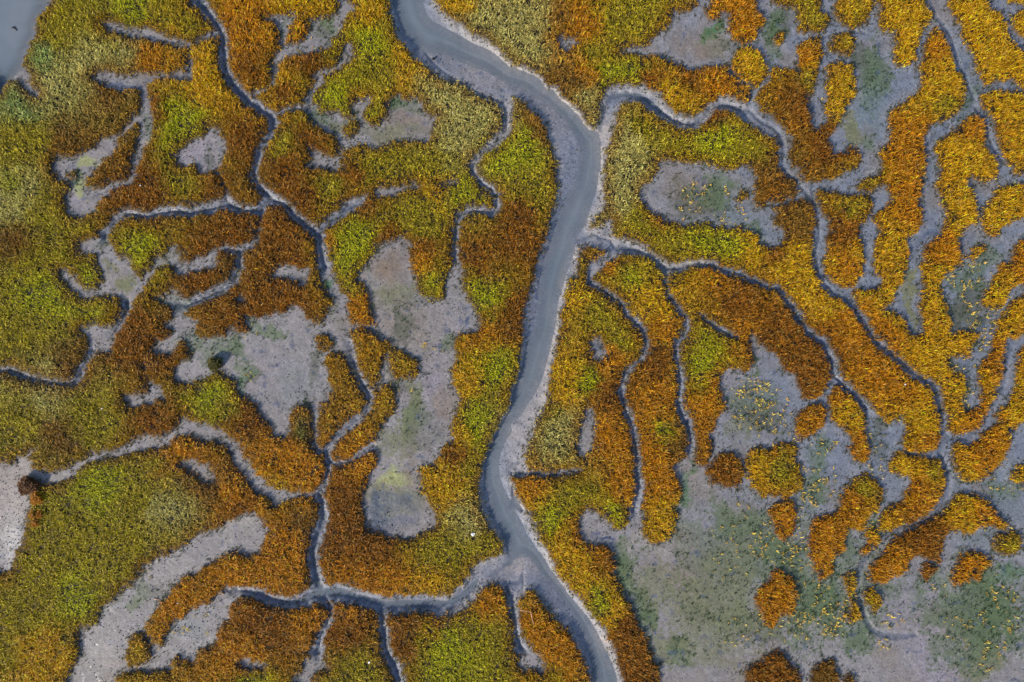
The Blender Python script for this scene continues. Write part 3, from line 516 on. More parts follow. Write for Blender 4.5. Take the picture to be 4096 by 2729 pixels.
# ------------------------------------------------------------------ heights of the ground
M = STEP * UNIT


def sstep(a, b, v):
    t = np.clip((v - a) / (b - a), 0, 1)
    return t * t * (3 - 2 * t)


def blur(m, r):
    m = m.astype(np.float32)
    for ax in (0, 1):
        for _ in range(2):
            c = np.cumsum(np.pad(m, [(r + 1, r) if a == ax else (0, 0) for a in (0, 1)], mode='edge'), axis=ax)
            m = (c[2 * r + 1:] - c[:-2 * r - 1]) / (2 * r + 1) if ax == 0 else (c[:, 2 * r + 1:] - c[:, :-2 * r - 1]) / (2 * r + 1)
    return m


lab = components(veg)
cnt = np.bincount(lab.ravel())
small = cnt < 30
small[0] = False
veg &= ~small[lab]
lab[small[lab]] = 0
bare = ~veg
d_in = edt(veg, 50) * M
d_out = edt(bare, 70) * M
d_wat = edt(~water, 60) * M
d_win = edt(water, 40) * M
n1 = fbm(gx, gy, 60, 81)
n2 = vnoise(gx, gy, 9, 85)
n3 = fbm(gx, gy, 160, 87)
h_pan = -0.03 + 0.10 * (n1 - 0.5) + 0.025 * (n2 - 0.5)
chan = blur(creek | river, 4)
h_creek = -0.04 - 0.34 * sstep(0.0, 0.95, d_out) + 0.05 * (n1 - 0.5) + 0.03 * (n2 - 0.5)
t_riv = d_out / (d_out + d_wat + 0.05)
h_riv = -0.05 - 0.41 * t_riv ** 1.1 + 0.03 * (n1 - 0.5) + 0.02 * (n2 - 0.5)
near_w = np.clip(blur(river, 3) * sstep(6.0, 4.0, d_wat), 0, 1)
h_chan = h_creek * (1 - near_w) + h_riv * near_w
ground = h_pan * (1 - chan) + h_chan * chan
ground = np.where(water, -0.455 - 0.55 * sstep(0, 2.6, d_win) + 0.06 * (n1 - 0.5), ground)
ground -= 0.15 * blur(trench & ~water, 1)
ground = np.where(veg, np.minimum(ground, -0.06 * sstep(0, 0.3, d_in)), ground)
turf_h = 0.04 + 0.20 * sstep(0.0, 0.5, d_in) + 0.10 * (n1 - 0.5) + 0.05 * (n2 - 0.5)
WATER_Z = -0.445

# ------------------------------------------------------------------ colours of the mud
MUD = {
 'g': (0.070, 0.108, 0.052), 's': (0.030, 0.120, 0.040), 'o': (0.125, 0.135, 0.072), 'b': (0.165, 0.130, 0.105), 'k': (0.035, 0.060, 0.130),
 'p': (0.300, 0.275, 0.265), 'w': (0.400, 0.395, 0.400), 'd': (0.066, 0.076, 0.056), 'y': (0.260, 0.290, 0.110), 'v': (0.215, 0.200, 0.250), 'c': (0.110, 0.150, 0.175),
}
PATCHES = """1770 60 30 50 g .8,1800 40 20 40 d .5,1770 110 20 40 g .6,2010 180 25 80 g .7,1980 120 20 40 d .6,2000 250 40 60 c .6,1950 290 25 35 o .7,1990 320 20 20 g .4,1640 60 12 20 s .7,1640 100 25 40 o .5,1610 100 40 30 b .6,
1690 110 40 25 d .4,1620 470 70 50 d .6,1590 440 40 30 b .6,1640 430 50 35 g .6,1680 500 50 25 c .6,1700 440 30 30 g .3,1740 530 25 15 g .6,
905 600 40 40 b .9,905 660 50 30 o .4,905 690 60 40 o .5,950 740 60 40 b .4,930 760 40 40 d .6,960 700 25 25 d .3,940 860 50 50 d .5,1010 800 20 25 g .5,1050 750 20 20 v .5,980 890 25 50 v .6,
940 940 18 60 o .7,950 960 30 40 g .4,920 1010 50 40 o .6,975 1000 40 40 d .3,1020 930 14 60 b .6,1000 880 25 30 v .5,900 1090 25 25 y .5,930 1100 30 20 y .4,880 1140 30 30 o .5,900 1160 40 30 o .5,885 1170 25 30 k .45,920 1160 20 14 k .45,910 1200 50 20 k .3,960 1100 14 60 b .6,
600 755 40 20 g .6,555 800 25 20 g .6,550 850 20 25 g .6,570 870 15 18 d .6,480 790 40 30 g .4,640 860 60 40 v .3,700 880 40 40 c .4,730 830 15 40 d .5,755 665 10 20 s .8,770 710 20 30 o .5,560 870 14 14 s .4,720 920 12 20 d .6,
690 60 25 40 g .5,750 60 14 40 g .7,730 90 30 25 d .5,640 60 14 40 g .4,740 40 20 30 o .3,920 245 40 18 s .6,960 245 30 20 g .5,900 290 60 40 b .6,950 285 25 18 b .6,870 310 70 20 o .5,740 260 30 25 g .5,770 290 25 25 o .5,810 260 14 18 d .6,
200 370 30 14 y .6,180 440 22 14 y .7,170 410 20 20 g .6,190 420 14 14 y .5,165 460 25 14 v .6,290 640 20 20 o .6,255 610 14 18 o .6,280 660 14 20 o .7,390 590 30 25 o .3,240 560 20 18 d .5,400 690 25 20 g .3,320 180 20 8 k .4,290 200 25 8 v .5,340 150 30 10 o .4,335 270 10 40 g .4,
470 330 30 40 v .5,490 360 14 20 d .5,440 350 25 20 v .5,430 780 30 30 g .4,480 770 20 20 g .4,540 780 40 20 g .5,
1440 1310 30 70 g .9,1470 1400 30 70 g .8,1430 1260 18 30 g .7,1520 1330 60 50 o .5,1560 1290 60 40 b .4,1500 1480 50 60 o .6,1560 1480 30 40 g .7,1570 1130 18 40 s .5,1580 1080 12 30 g .7,1540 1180 14 40 g .5,1620 1330 50 40 b .4,
1620 1410 40 40 d .5,1700 1300 50 50 o .4,1750 950 60 40 d .6,1720 900 40 40 g .4,1690 870 30 40 v .5,1740 830 14 20 g .7,1700 990 40 30 o .4,1850 1120 50 40 g .6,1880 1020 30 50 g .5,1800 1270 50 40 d .5,1850 1400 90 40 g .6,
1900 1330 30 40 g .6,1950 1440 60 50 g .6,1690 1430 50 40 g .5,1740 1460 50 40 d .5,1700 1200 60 40 g .5,1780 1250 40 40 g .5,2240 1440 60 40 g .7,2300 1420 50 60 g .7,2270 1340 40 30 g .6,2320 1330 30 30 s .4,2250 1530 60 40 o .6,2180 1440 50 40 b .6,2130 1480 50 40 v .6,2140 1540 50 40 v .7,
2100 1360 30 20 g .4,2080 1380 40 30 v .4,2080 660 25 30 o .8,2100 690 14 50 o .8,2090 640 14 25 o .6,2170 560 25 18 k .3,2140 330 20 40 c .3,2200 180 20 50 c .5,2230 230 20 40 g .4,2240 700 50 60 d .6,2220 640 40 30 g .5,2260 600 40 30 g .5,2220 740 50 40 d .6,2220 880 20 50 d .8,2200 830 20 20 d .7,
2000 1020 40 40 d .4,2050 960 40 40 d .6,1990 1150 30 30 g .5,2010 1210 20 30 g .6,2320 1120 40 30 g .5,2300 1080 30 30 c .5,2190 1110 30 20 d .4,2170 1340 20 20 g .5,2230 1240 40 25 c .5,2280 1230 30 30 c .4,
1100 130 70 60 p .5,1190 190 60 30 p .7,1260 280 50 60 p .4,1240 560 30 100 v .4,1200 1000 30 80 p .5,1180 1310 40 20 p .6,960 120 30 40 p .3,40 1230 40 60 w .9,20 1150 60 50 p .6,60 1090 60 30 p .5,30 1290 30 30 w .8,320 1300 60 40 p .3,540 1200 50 30 p .6,230 1500 50 40 p .4,430 1430 40 30 c .4,240 1380 14 30 o .3,330 1370 30 30 g .4,300 1400 18 18 g .6,
400 1370 40 30 d .3,1160 1340 40 20 v .3,1380 1215 20 20 v .3,1490 1245 40 14 p .5,1570 1240 30 14 b .6,1330 240 40 20 p .3,1385 305 20 60 p .6,1390 440 14 80 p .5,1370 510 30 30 p .5,1250 950 30 60 p .5,1220 1060 14 20 k .5,1310 650 10 60 p .6,1270 800 10 80 p .5,1240 900 20 30 p .4,1260 1230 14 60 w .8,1340 1350 20 60 p .6,1390 1480 20 60 p .6,1750 1300 190 150 g .4,1900 1350 150 120 g .5,2250 1420 120 110 g .6,1650 1420 120 100 o .5,1380 1232 14 7 k 1,1393 1239 8 6 k 1,1375 806 14 18 k .6,1300 95 12 10 k .8,1350 965 10 9 k .6,
280 190 25 9 k .6,2130 552 16 8 k .7,1085 725 5 10 k .8,1060 700 6 6 k .6,480 1470 30 6 w .5,250 1475 18 12 k .4,1100 60 30 10 c .4,150 370 16 8 k .4,510 1100 16 8 k .4,560 710 14 20 g .5,2320 1160 30 20 c .5"""
BASE = np.array((0.182, 0.178, 0.192))
mud = np.ones((NY, NX, 3), np.float32) * BASE.astype(np.float32)
# dry, pale mud on the higher lips; smoother blue-grey silt in the channels
silt = np.array((0.136, 0.164, 0.232), np.float32)
w = (chan * 0.85)[..., None].astype(np.float32)
mud = mud * (1 - w) + silt * w
# mud bluer towards the east: sky reflection and vignette put into its colour
w = (0.75 * sstep(2300, 3500, mirror(gx, 2, 4094) + 700 * (n3 - 0.5)) * sstep(2600, 1700, gy))[..., None].astype(np.float32)
mud = mud * (1 - w) + np.array((0.108, 0.145, 0.215), np.float32) * w
tone = (0.86 + 0.30 * (n3 - 0.0) - 0.02)[..., None].astype(np.float32)
mud *= tone
brown = np.array((0.172, 0.148, 0.128), np.float32)
w = (0.55 * sstep(0.52, 0.72, fbm(gx, gy, 190, 91)) * (1 - chan))[..., None].astype(np.float32)
mud = mud * (1 - w) + brown * w
wet = np.zeros((NY, NX), np.float32)
pw_n = fbm(gx, gy, 46, 93, 4)
pw_f = vnoise(gx, gy, 11, 97)
pw_g = vnoise(gx, gy, 5, 99)
mgx = mirror(gx, 2, 4094) + 150 * (fbm(gx, gy, 130, 201) - 0.5) + 40 * (fbm(gx, gy, 30, 203) - 0.5)
mgy = mirror(gy, 2, 2727) + 150 * (fbm(gx, gy, 130, 211) - 0.5) + 40 * (fbm(gx, gy, 30, 213) - 0.5)
algae = np.zeros((NY, NX), np.float32)
for t in PATCHES.replace('\n', '').split(','):
    a, b, rx, ry, k, s = t.split()
    a, b, rx, ry, s = float(a) * V, float(b) * V, float(rx) * V * 1.25, float(ry) * V * 1.25, float(s)
    q = ((mgx - a) / rx) ** 2 + ((mgy - b) / ry) ** 2
    # ragged patches: the edge follows the noise, and the cover thins towards it
    core = np.exp(-q * 1.1)
    if k in 'gsoyd' or (k == 'k' and rx > 26 * V):
        w = sstep(-0.06, 0.10, core * 0.95 - 0.20 - 0.62 * np.abs(pw_n - 0.15) + 0.34 * (pw_f - 0.5) + 0.42 * (pw_g - 0.5)) * (0.55 + 0.45 * core) * min(1.0, s * 1.35)
    else:
        w = core * s * (0.5 + 1.0 * pw_n)
    w = np.clip(w, 0, 1).astype(np.float32)
    if k in 'gsd':
        algae = np.maximum(algae, w)
    if k == 'k':
        wet = np.maximum(wet, w)
    w = w[..., None]
    mud = mud * (1 - w) + np.array(MUD[k], np.float32) * w
# little dark puddles and films of diatoms
q = sstep(0.70, 0.80, fbm(gx, gy, 28, 101)) * sstep(0.4, 1.0, d_out)
mud = mud * (1 - 0.45 * q[..., None]) + np.array((0.05, 0.075, 0.15), np.float32) * (0.45 * q[..., None])
wet = np.maximum(wet, 0.7 * q)
# strand of pale crust round the pans
q = (1 - chan) * sstep(1.5, 0.5, d_out) * sstep(0.35, 0.65, pw_n) * 0.35
mud = mud * (1 - q[..., None]) + np.array((0.23, 0.235, 0.27), np.float32) * q[..., None]
# silt is sorted finer and darker in the runnels, and pale dry cakes lie on the river lip
q = blur(trench, 1) * 0.55
mud = mud * (1 - q[..., None]) + np.array((0.095, 0.115, 0.165), np.float32) * q[..., None]
wet = np.maximum(wet, q)
q = river * sstep(1.1, 0.2, d_out) * 0.55 * (0.4 + pw_n) * sstep(1000, 1900, gx + 0 * gy)
q = np.clip(q, 0, 1)
mud = mud * (1 - q[..., None]) + np.array((0.27, 0.262, 0.27), np.float32) * q[..., None]
speck = (vnoise(gx, gy, 5, 111) * 0.6 + vnoise(gx, gy, 3.1, 113) * 0.4)
mud *= (0.72 + 0.56 * speck)[..., None].astype(np.float32)

# ------------------------------------------------------------------ Blender
import bpy
rng = np.random.RandomState(7)
scene = bpy.context.scene
col = scene.collection
CX, CY = 2048.0, 1364.5


def world_xy(x, y):
    return (x - CX) * UNIT, (CY - y) * UNIT


def mesh_from(name, co, faces, color=None, attrs=None, smooth=True):
    """faces: (n, k) array of vertex indices"""
    me = bpy.data.meshes.new(name)
    n, k = faces.shape
    me.vertices.add(len(co))
    me.vertices.foreach_set('co', np.ascontiguousarray(co, np.float32).ravel())
    me.loops.add(n * k)
    me.loops.foreach_set('vertex_index', np.ascontiguousarray(faces, np.int32).ravel())
    me.polygons.add(n)
    me.polygons.foreach_set('loop_start', np.arange(0, n * k, k, dtype=np.int32))
    me.polygons.foreach_set('use_smooth', np.full(n, smooth, bool))
    me.update(calc_edges=True)
    if color is not None:
        a = me.attributes.new('Col', 'FLOAT_COLOR', 'POINT')
        c = np.ones((len(co), 4), np.float32)
        c[:, :3] = color
        a.data.foreach_set('color', c.ravel())
    for key, v in (attrs or {}).items():
        a = me.attributes.new(key, 'FLOAT', 'POINT')
        a.data.foreach_set('value', np.ascontiguousarray(v, np.float32))
    return me


def link(name, me, mat, parent=None, **props):
    o = bpy.data.objects.new(name, me)
    col.objects.link(o)
    if me is not None and mat is not None:
        me.materials.append(mat)
    o.parent = parent
    for k, v in props.items():
        o[k] = v
    return o


# ---- materials
def new_mat(name):
    m = bpy.data.materials.new(name)
    m.use_nodes = True
    nt = m.node_tree
    nt.nodes.clear()
    return m, nt, nt.nodes.new('ShaderNodeOutputMaterial')


def node(nt, kind, **kw):
    n = nt.nodes.new(kind)
    for k, v in kw.items():
        if k in n.inputs:
            n.inputs[k].default_value = v
        else:
            setattr(n, k, v)
    return n


def mat_mud(name, bump=0.5):
    m, nt, out = new_mat(name)
    L = nt.links.new
    at = node(nt, 'ShaderNodeAttribute', attribute_name='Col')
    wt = node(nt, 'ShaderNodeAttribute', attribute_name='wet')
    geo = node(nt, 'ShaderNodeNewGeometry')
    nz = node(nt, 'ShaderNodeTexNoise', Scale=4.5, Detail=6.0, Roughness=0.7)
    L(geo.outputs['Position'], nz.inputs['Vector'])
    nz2 = node(nt, 'ShaderNodeTexNoise', Scale=0.8, Detail=5.0, Roughness=0.6)
    L(geo.outputs['Position'], nz2.inputs['Vector'])
    mr = node(nt, 'ShaderNodeMapRange')
    for i, v in ((1, 0.3), (2, 0.72), (3, 0.66), (4, 1.30)):
        mr.inputs[i].default_value = v
    L(nz.outputs[0], mr.inputs[0])
    mr2 = node(nt, 'ShaderNodeMapRange')
    for i, v in ((1, 0.3), (2, 0.7), (3, 0.82), (4, 1.18)):
        mr2.inputs[i].default_value = v
    L(nz2.outputs[0], mr2.inputs[0])
    mm = node(nt, 'ShaderNodeMath', operation='MULTIPLY')
    L(mr.outputs[0], mm.inputs[0])
    L(mr2.outputs[0], mm.inputs[1])
    vm = node(nt, 'ShaderNodeVectorMath', operation='SCALE')
    L(at.outputs['Color'], vm.inputs[0])
    L(mm.outputs[0], vm.inputs['Scale'])
    p = node(nt, 'ShaderNodeBsdfPrincipled')
    L(vm.outputs[0], p.inputs['Base Color'])
    rr = node(nt, 'ShaderNodeMapRange')
    for i, v in ((1, 0.0), (2, 1.0), (3, 0.72), (4, 0.14)):
        rr.inputs[i].default_value = v
    L(wt.outputs['Fac'], rr.inputs[0])
    L(rr.outputs[0], p.inputs['Roughness'])
    bp = node(nt, 'ShaderNodeBump', Strength=bump, Distance=0.08)
    L(nz.outputs[0], bp.inputs['Height'])
    L(bp.outputs[0], p.inputs['Normal'])
    L(p.outputs[0], out.inputs[0])
    return m


def mat_leaf(name):
    m, nt, out = new_mat(name)
    L = nt.links.new
    at = node(nt, 'ShaderNodeAttribute', attribute_name='Col')
    p = node(nt, 'ShaderNodeBsdfPrincipled', Roughness=0.55)
    p.inputs['Specular IOR Level'].default_value = 0.25
    L(at.outputs['Color'], p.inputs['Base Color'])
    tr = node(nt, 'ShaderNodeBsdfTranslucent')
    L(at.outputs['Color'], tr.inputs['Color'])
    mx = node(nt, 'ShaderNodeMixShader')
    mx.inputs[0].default_value = 0.28
    L(p.outputs[0], mx.inputs[1])
    L(tr.outputs[0], mx.inputs[2])
    L(mx.outputs[0], out.inputs[0])
    return m


def mat_plain(name, color, rough=0.6, var=0.25, scale=6.0):
    m, nt, out = new_mat(name)
    L = nt.links.new
    geo = node(nt, 'ShaderNodeNewGeometry')
    nz = node(nt, 'ShaderNodeTexNoise', Scale=scale, Detail=4.0)
    L(geo.outputs['Position'], nz.inputs['Vector'])
    mr = node(nt, 'ShaderNodeMapRange')
    for i, v in ((1, 0.3), (2, 0.7), (3, 1 - var), (4, 1 + var)):
        mr.inputs[i].default_value = v
    L(nz.outputs[0], mr.inputs[0])
    vm = node(nt, 'ShaderNodeVectorMath', operation='SCALE')
    vm.inputs[0].default_value = color
    L(mr.outputs[0], vm.inputs['Scale'])
    p = node(nt, 'ShaderNodeBsdfPrincipled', Roughness=rough)
    L(vm.outputs[0], p.inputs['Base Color'])
    L(p.outputs[0], out.inputs[0])
    return m


def mat_water():
    m, nt, out = new_mat('murky water')
    L = nt.links.new
    dp = node(nt, 'ShaderNodeAttribute', attribute_name='depth')
    geo = node(nt, 'ShaderNodeNewGeometry')
    nz = node(nt, 'ShaderNodeTexNoise', Scale=0.16, Detail=4.0, Roughness=0.55)
    L(geo.outputs['Position'], nz.inputs['Vector'])
    cr = node(nt, 'ShaderNodeValToRGB')
    cr.color_ramp.elements[0].position = 0.35
    cr.color_ramp.elements[0].color = (0.135, 0.180, 0.230, 1)
    cr.color_ramp.elements[1].position = 0.68
    cr.color_ramp.elements[1].color = (0.180, 0.215, 0.265, 1)
    L(nz.outputs[0], cr.inputs[0])
    p = node(nt, 'ShaderNodeBsdfPrincipled', Roughness=0.06, IOR=1.33)
    L(cr.outputs[0], p.inputs['Base Color'])
    rip = node(nt, 'ShaderNodeTexNoise', Scale=3.0, Detail=3.0)
    L(geo.outputs['Position'], rip.inputs['Vector'])
    bp = node(nt, 'ShaderNodeBump', Strength=0.08, Distance=0.02)
    L(rip.outputs[0], bp.inputs['Height'])
    L(bp.outputs[0], p.inputs['Normal'])
    # suspended silt hides the bed within half a metre
    mr = node(nt, 'ShaderNodeMapRange')
    for i, v in ((1, 0.0), (2, 0.6), (3, 0.35), (4, 0.86)):
        mr.inputs[i].default_value = v
    L(dp.outputs['Fac'], mr.inputs[0])
    L(mr.outputs[0], p.inputs['Alpha'])
    L(p.outputs[0], out.inputs[0])
    return m


M_MUD = mat_mud('tidal mud')
M_TURF = mat_mud('peaty turf', 0.8)
M_LEAF = mat_leaf('marsh grass leaf')
M_WATER = mat_water()


def grid_mesh(name, cells, zz, color, attrs, off=0.0):
    """a sheet over the True vertices of the raster (a quad where all four corners are True)"""
    q = cells[:-1, :-1] & cells[1:, :-1] & cells[:-1, 1:] & cells[1:, 1:]
    used = np.zeros(cells.shape, bool)
    used[:-1, :-1] |= q
    used[1:, :-1] |= q
    used[:-1, 1:] |= q
    used[1:, 1:] |= q
    idx = np.full(cells.shape, -1, np.int64)
    idx[used] = np.arange(used.sum())
    x, y = world_xy(gx[j0:j1, i0:i1][used] if zz.shape != gx.shape else gx[used], gy[j0:j1, i0:i1][used] if zz.shape != gx.shape else gy[used])
    co = np.stack([x, y, zz[used] + off], 1)
    f = np.stack([idx[1:, :-1][q], idx[1:, 1:][q], idx[:-1, 1:][q], idx[:-1, :-1][q]], 1)
    return mesh_from(name, co, f, color[used], {k: v[used] for k, v in attrs.items()})


# ---- the ground sheet and the water lying in it
full = np.ones((NY, NX), bool)
link('mudflat', grid_mesh('mudflat', full, ground, mud, {'wet': wet}), M_MUD, kind='structure')
low = blur(ground < WATER_Z + 0.01, 2) > 0.02
depth = np.clip(WATER_Z - ground, 0, 2)
link('tidal_water', grid_mesh('tidal_water', low, np.full((NY, NX), WATER_Z), mud, {'depth': depth}), M_WATER, kind='structure')
# the plain beyond, out to the horizon, as a frame of four sheets butted to the survey
xa, ya = world_xy(X0, Y0)
xb, yb = world_xy(X0 + STEP * (NX - 1), Y0 + STEP * (NY - 1))
F = 4000.0
co = np.array([(-F, -F), (F, -F), (F, F), (-F, F), (xa, yb), (xb, yb), (xb, ya), (xa, ya)])
co = np.concatenate([co, np.full((8, 1), -0.05)], 1)
fr = np.array([(0, 1, 5, 4), (1, 2, 6, 5), (2, 3, 7, 6), (3, 0, 4, 7)])
link('outer_ground', mesh_from('outer_ground', co, fr, np.full((8, 3), 0.15), {'wet': np.zeros(8)}), M_MUD, kind='structure')


# ---- leaves: a bent strip of two quads each
def leaves(base, az, h, w, lean, colr):
    n = len(az)
    d = np.stack([np.cos(az), np.sin(az), np.zeros(n)], 1)
    s = np.stack([-np.sin(az), np.cos(az), np.zeros(n)], 1)
    up = np.array((0, 0, 1.0))
    h, w, lean = h[:, None], w[:, None], lean[:, None]
    mid = base + d * h * lean * 0.38 + up * h * 0.62
    tip = base + d * h * lean * 1.0 + up * h * (1.02 - 0.28 * lean)
    co = np.empty((n, 6, 3))
    co[:, 0], co[:, 1] = base - s * w * 0.30, base + s * w * 0.30
    co[:, 2], co[:, 3] = mid - s * w * 0.5, mid + s * w * 0.5
    co[:, 4], co[:, 5] = tip - s * w * 0.16, tip + s * w * 0.16
    k = (np.arange(n) * 6)[:, None]
    f = np.stack([np.concatenate([k, k + 1, k + 3, k + 2], 1), np.concatenate([k + 2, k + 3, k + 5, k + 4], 1)], 1).reshape(-1, 4)
    return co.reshape(-1, 3), f, np.repeat(colr, 6, axis=0)


def plants(x, y, z, hgt, colr, per=3, wid=0.066, spread=0.10, lean=(0.3, 1.0), vary=0.54, pale=0.12):
    n = len(x)
    X = np.repeat(x, per) + rng.normal(0, spread, n * per)
    Y = np.repeat(y, per) + rng.normal(0, spread, n * per)
    base = np.stack([X, Y, np.repeat(z, per)], 1)
    az = rng.rand(n * per) * 6.2832
    hh = np.repeat(hgt, per) * rng.uniform(0.65, 1.2, n * per)
    ww = wid * rng.uniform(0.6, 1.5, n * per)
    ln = rng.uniform(lean[0], lean[1], n * per)
    c = np.repeat(colr, per, axis=0) * np.exp(rng.normal(0.02, vary, n * per))[:, None]
    st = rng.rand(n * per) < pale
    straw = np.array((0.50, 0.36, 0.10))
    c[st] = 0.45 * c[st] + 0.55 * straw * rng.uniform(0.7, 1.25, st.sum())[:, None]
    return leaves(base, az, hh, ww, ln, np.clip(c, 0, 0.8))


def at_grid(f, x, y):
    i = np.clip(np.rint((x - X0) / STEP).astype(int), 0, NX - 1)
    j = np.clip(np.rint((y - Y0) / STEP).astype(int), 0, NY - 1)
    return f[j, i]


# ---- which region is which island; crumbs join the island nearest to them
owner = np.zeros(lab.max() + 1, np.int32)
for k, (sx_, sy_, text) in enumerate(GRASS_ISLANDS):
    j, i = int((sy_ - Y0) / STEP), int((sx_ - X0) / STEP)
    best = None
    for r in (0, 4, 10):
        win = lab[j - r:j + r + 1, i - r:i + r + 1]
        v = win[win > 0]
        if len(v):
            best = np.bincount(v).argmax()
            break
    if best is None:
        print('NO REGION', sx_, sy_, text)
    elif owner[best]:
        print('ALREADY', text, '=', GRASS_ISLANDS[owner[best] - 1][2])
    else:
        owner[best] = k + 1
own = owner[lab]
# fragments and the grass past the frame: take the number of the nearest named region (grown outwards)
left = veg & (own == 0)
inframe = (gx > -8) & (gx < 4104) & (gy > -8) & (gy < 2737)
crumbs = np.unique(lab[left & inframe])
for l in crumbs:
    print('crumb', l, (lab == l).sum(), int(gx[lab == l].mean()), int(gy[lab == l].mean()))
rest = left & ~np.isin(lab, crumbs)
GRASS_ISLANDS.append((0, 0, None))
own[rest] = len(GRASS_ISLANDS)

# ---- the islands themselves
N_DENS = 34.0
area = M * M
peat = np.array((0.022, 0.014, 0.008))
bank = np.array((0.200, 0.185, 0.185))
river_near = blur(river, 5)
for k, (sx_, sy_, text) in enumerate(GRASS_ISLANDS):
    m = own == k + 1
    if m.sum() < 5:
        continue
    jj, ii = np.nonzero(m)
    bx, by = world_xy(gx[jj, ii].mean(), gy[jj, ii].mean())
    root = bpy.data.objects.new('grass_island' if text else 'outlying_marsh', None)
    col.objects.link(root)
    root.location = (bx, by, 0)
    if text:
        root['label'] = text
        root['category'] = 'grass patch'
        root['group'] = 'patches of marsh grass between the creeks'
    else:
        root['kind'] = 'stuff'          # the marsh past the edges of the picture
    # turf: the raised bank, with a skirt going down into the mud
    j0, j1 = max(jj.min() - 3, 0), min(jj.max() + 4, NY)
    i0, i1 = max(ii.min() - 3, 0), min(ii.max() + 4, NX)
    sub = m[j0:j1, i0:i1]
    ring = sub.copy()
    for a, b in ((1, 0), (-1, 0), (0, 1), (0, -1)):
        ring |= np.roll(sub, (a, b), (0, 1))
    z = np.where(sub, turf_h[j0:j1, i0:i1], ground[j0:j1, i0:i1] - 0.12)
    e = sstep(0.45, 0.1, d_in[j0:j1, i0:i1])[..., None] * (0.25 + 0.75 * river_near[j0:j1, i0:i1, None])
    c = peat * (1 - e) + bank * e
    me = grid_mesh('turf', ring, z, c, {'wet': np.zeros(z.shape)})
    me.transform(__import__('mathutils').Matrix.Translation((-bx, -by, 0)))
    link('turf', me, M_TURF, root)
    # grass
    inside = (gx[jj, ii] > -240) & (gx[jj, ii] < 4336) & (gy[jj, ii] > -240) & (gy[jj, ii] < 2969)
    jn, iN = jj[inside], ii[inside]
    npl = rng.poisson(len(jn) * area * N_DENS)
    pick = rng.randint(0, len(jn), npl)
    px = X0 + STEP * (iN[pick] + rng.rand(npl) - 0.5)
    py = Y0 + STEP * (jn[pick] + rng.rand(npl) - 0.5)
    d = d_in[jn[pick], iN[pick]]
    clump = fbm(px, py, 14, 131, 2)
    keep = rng.rand(npl) < np.clip(0.35 + d * 1.6, 0, 1) * np.clip(0.45 + 1.3 * (clump - 0.2), 0.2, 1)
    px, py, d, clump = px[keep], py[keep], d[keep], clump[keep]
    mx_, my_ = mirror(px, 2, 4094), mirror(py, 2, 2727)
    C, H = grass_field(mx_, my_)
    tall = np.clip((H - 0.45) / 0.3, 0, 1)
    gap = sstep(0.20, 0.46, vnoise(px, py, 8, 151) * 0.65 + vnoise(px, py, 4, 153) * 0.35)
    keep = rng.rand(len(px)) < 1 - (0.3 + 0.55 * tall) * (1 - gap)
    px, py, d, clump, C, H, gap, tall = [v[keep] for v in (px, py, d, clump, C, H, gap, tall)]
    H = H * (0.7 + 0.4 * gap) * (0.45 + 0.55 * sstep(0, 1.3, d)) * (0.70 + 0.6 * fbm(px, py, 60, 145, 2))
    # drier, redder growth along the banks of creeks and pans, not along the river levee
    rim = 0.60 * sstep(2.4, 0.3, d + 1.6 * (fbm(px, py, 50, 143) - 0.4)) * (1 - at_grid(river_near, px, py)) * sstep(0.05, 0.6, 1 - tall)
    C = C * (1 - rim[:, None]) + np.array((0.27, 0.115, 0.005)) * rim[:, None]
    mott = 0.80 + 0.42 * fbm(px, py, 40, 141)
    C = C * mott[:, None]
    zb = at_grid(turf_h, px, py) - 0.03
    X, Y = world_xy(px, py)
    co, f, cc = plants(X - bx, Y - by, zb, H, C)
    me = mesh_from('grass', co, f, cc, smooth=False)
    link('grass', me, M_LEAF, root)

# ------------------------------------------------------------------ what grows and lies on the open mud
DENS = """1750 940 60 55 1.0,1720 900 35 35 .4,1800 1010 30 25 .4,1880 1000 45 40 .7,1850 1120 50 40 .7,1830 1170 50 40 .7,1700 1220 60 30 .4,1790 1250 60 50 .7,1850 1400 80 60 .8,1830 1310 40 50 .6,
1920 1430 40 40 .6,1680 1300 40 30 .25,1690 1440 60 40 .35,1760 1450 50 30 .3,2050 1425 30 20 1.6,2035 1480 18 14 1.8,2200 1440 30 30 .35,2300 1400 50 50 .5,2260 1500 50 40 .4,1990 1200 30 40 .9,1955 1390 14 40 1.6,
2010 1050 40 50 .4,2270 750 50 50 1.1,2230 660 50 40 .8,2260 620 40 20 .6,1625 470 70 45 .6,1690 500 40 30 .4,930 870 30 30 .25,990 800 30 20 .25,860 870 20 60 .3,570 870 14 14 .8,2220 880 30 50 .5,2210 960 20 20 .5,
2310 1120 40 30 .4,1700 1180 40 30 .4,2000 1150 20 40 .6,2160 1350 30 25 .3,560 760 40 20 .3,700 100 30 20 .4,1940 350 30 20 .5,1880 200 20 30 .2,300 1320 40 30 .9,330 1280 40 25 .7,430 1430 60 30 .3,
2300 1230 40 20 .5,2290 1300 30 20 .4,2090 1030 20 20 .5,2330 700 20 30 .4,880 1100 30 20 .2,1640 1060 20 30 .3,1780 1150 30 20 .5,1900 1110 30 40 .6,1740 1130 40 14 .5"""
tx, ty, tk = [], [], []
for t in DENS.replace('\n', '').split(','):
    a, b, rx, ry, s = map(float, t.split())
    n = int(3.14 * rx * ry * V * V * UNIT * UNIT * 5.0 * s)
    r = np.sqrt(rng.rand(n)) * 1.15
    th = rng.rand(n) * 6.2832
    tx.append((a + r * np.cos(th) * rx) * V)
    ty.append((b + r * np.sin(th) * ry) * V)
tx, ty = np.concatenate(tx), np.concatenate(ty)
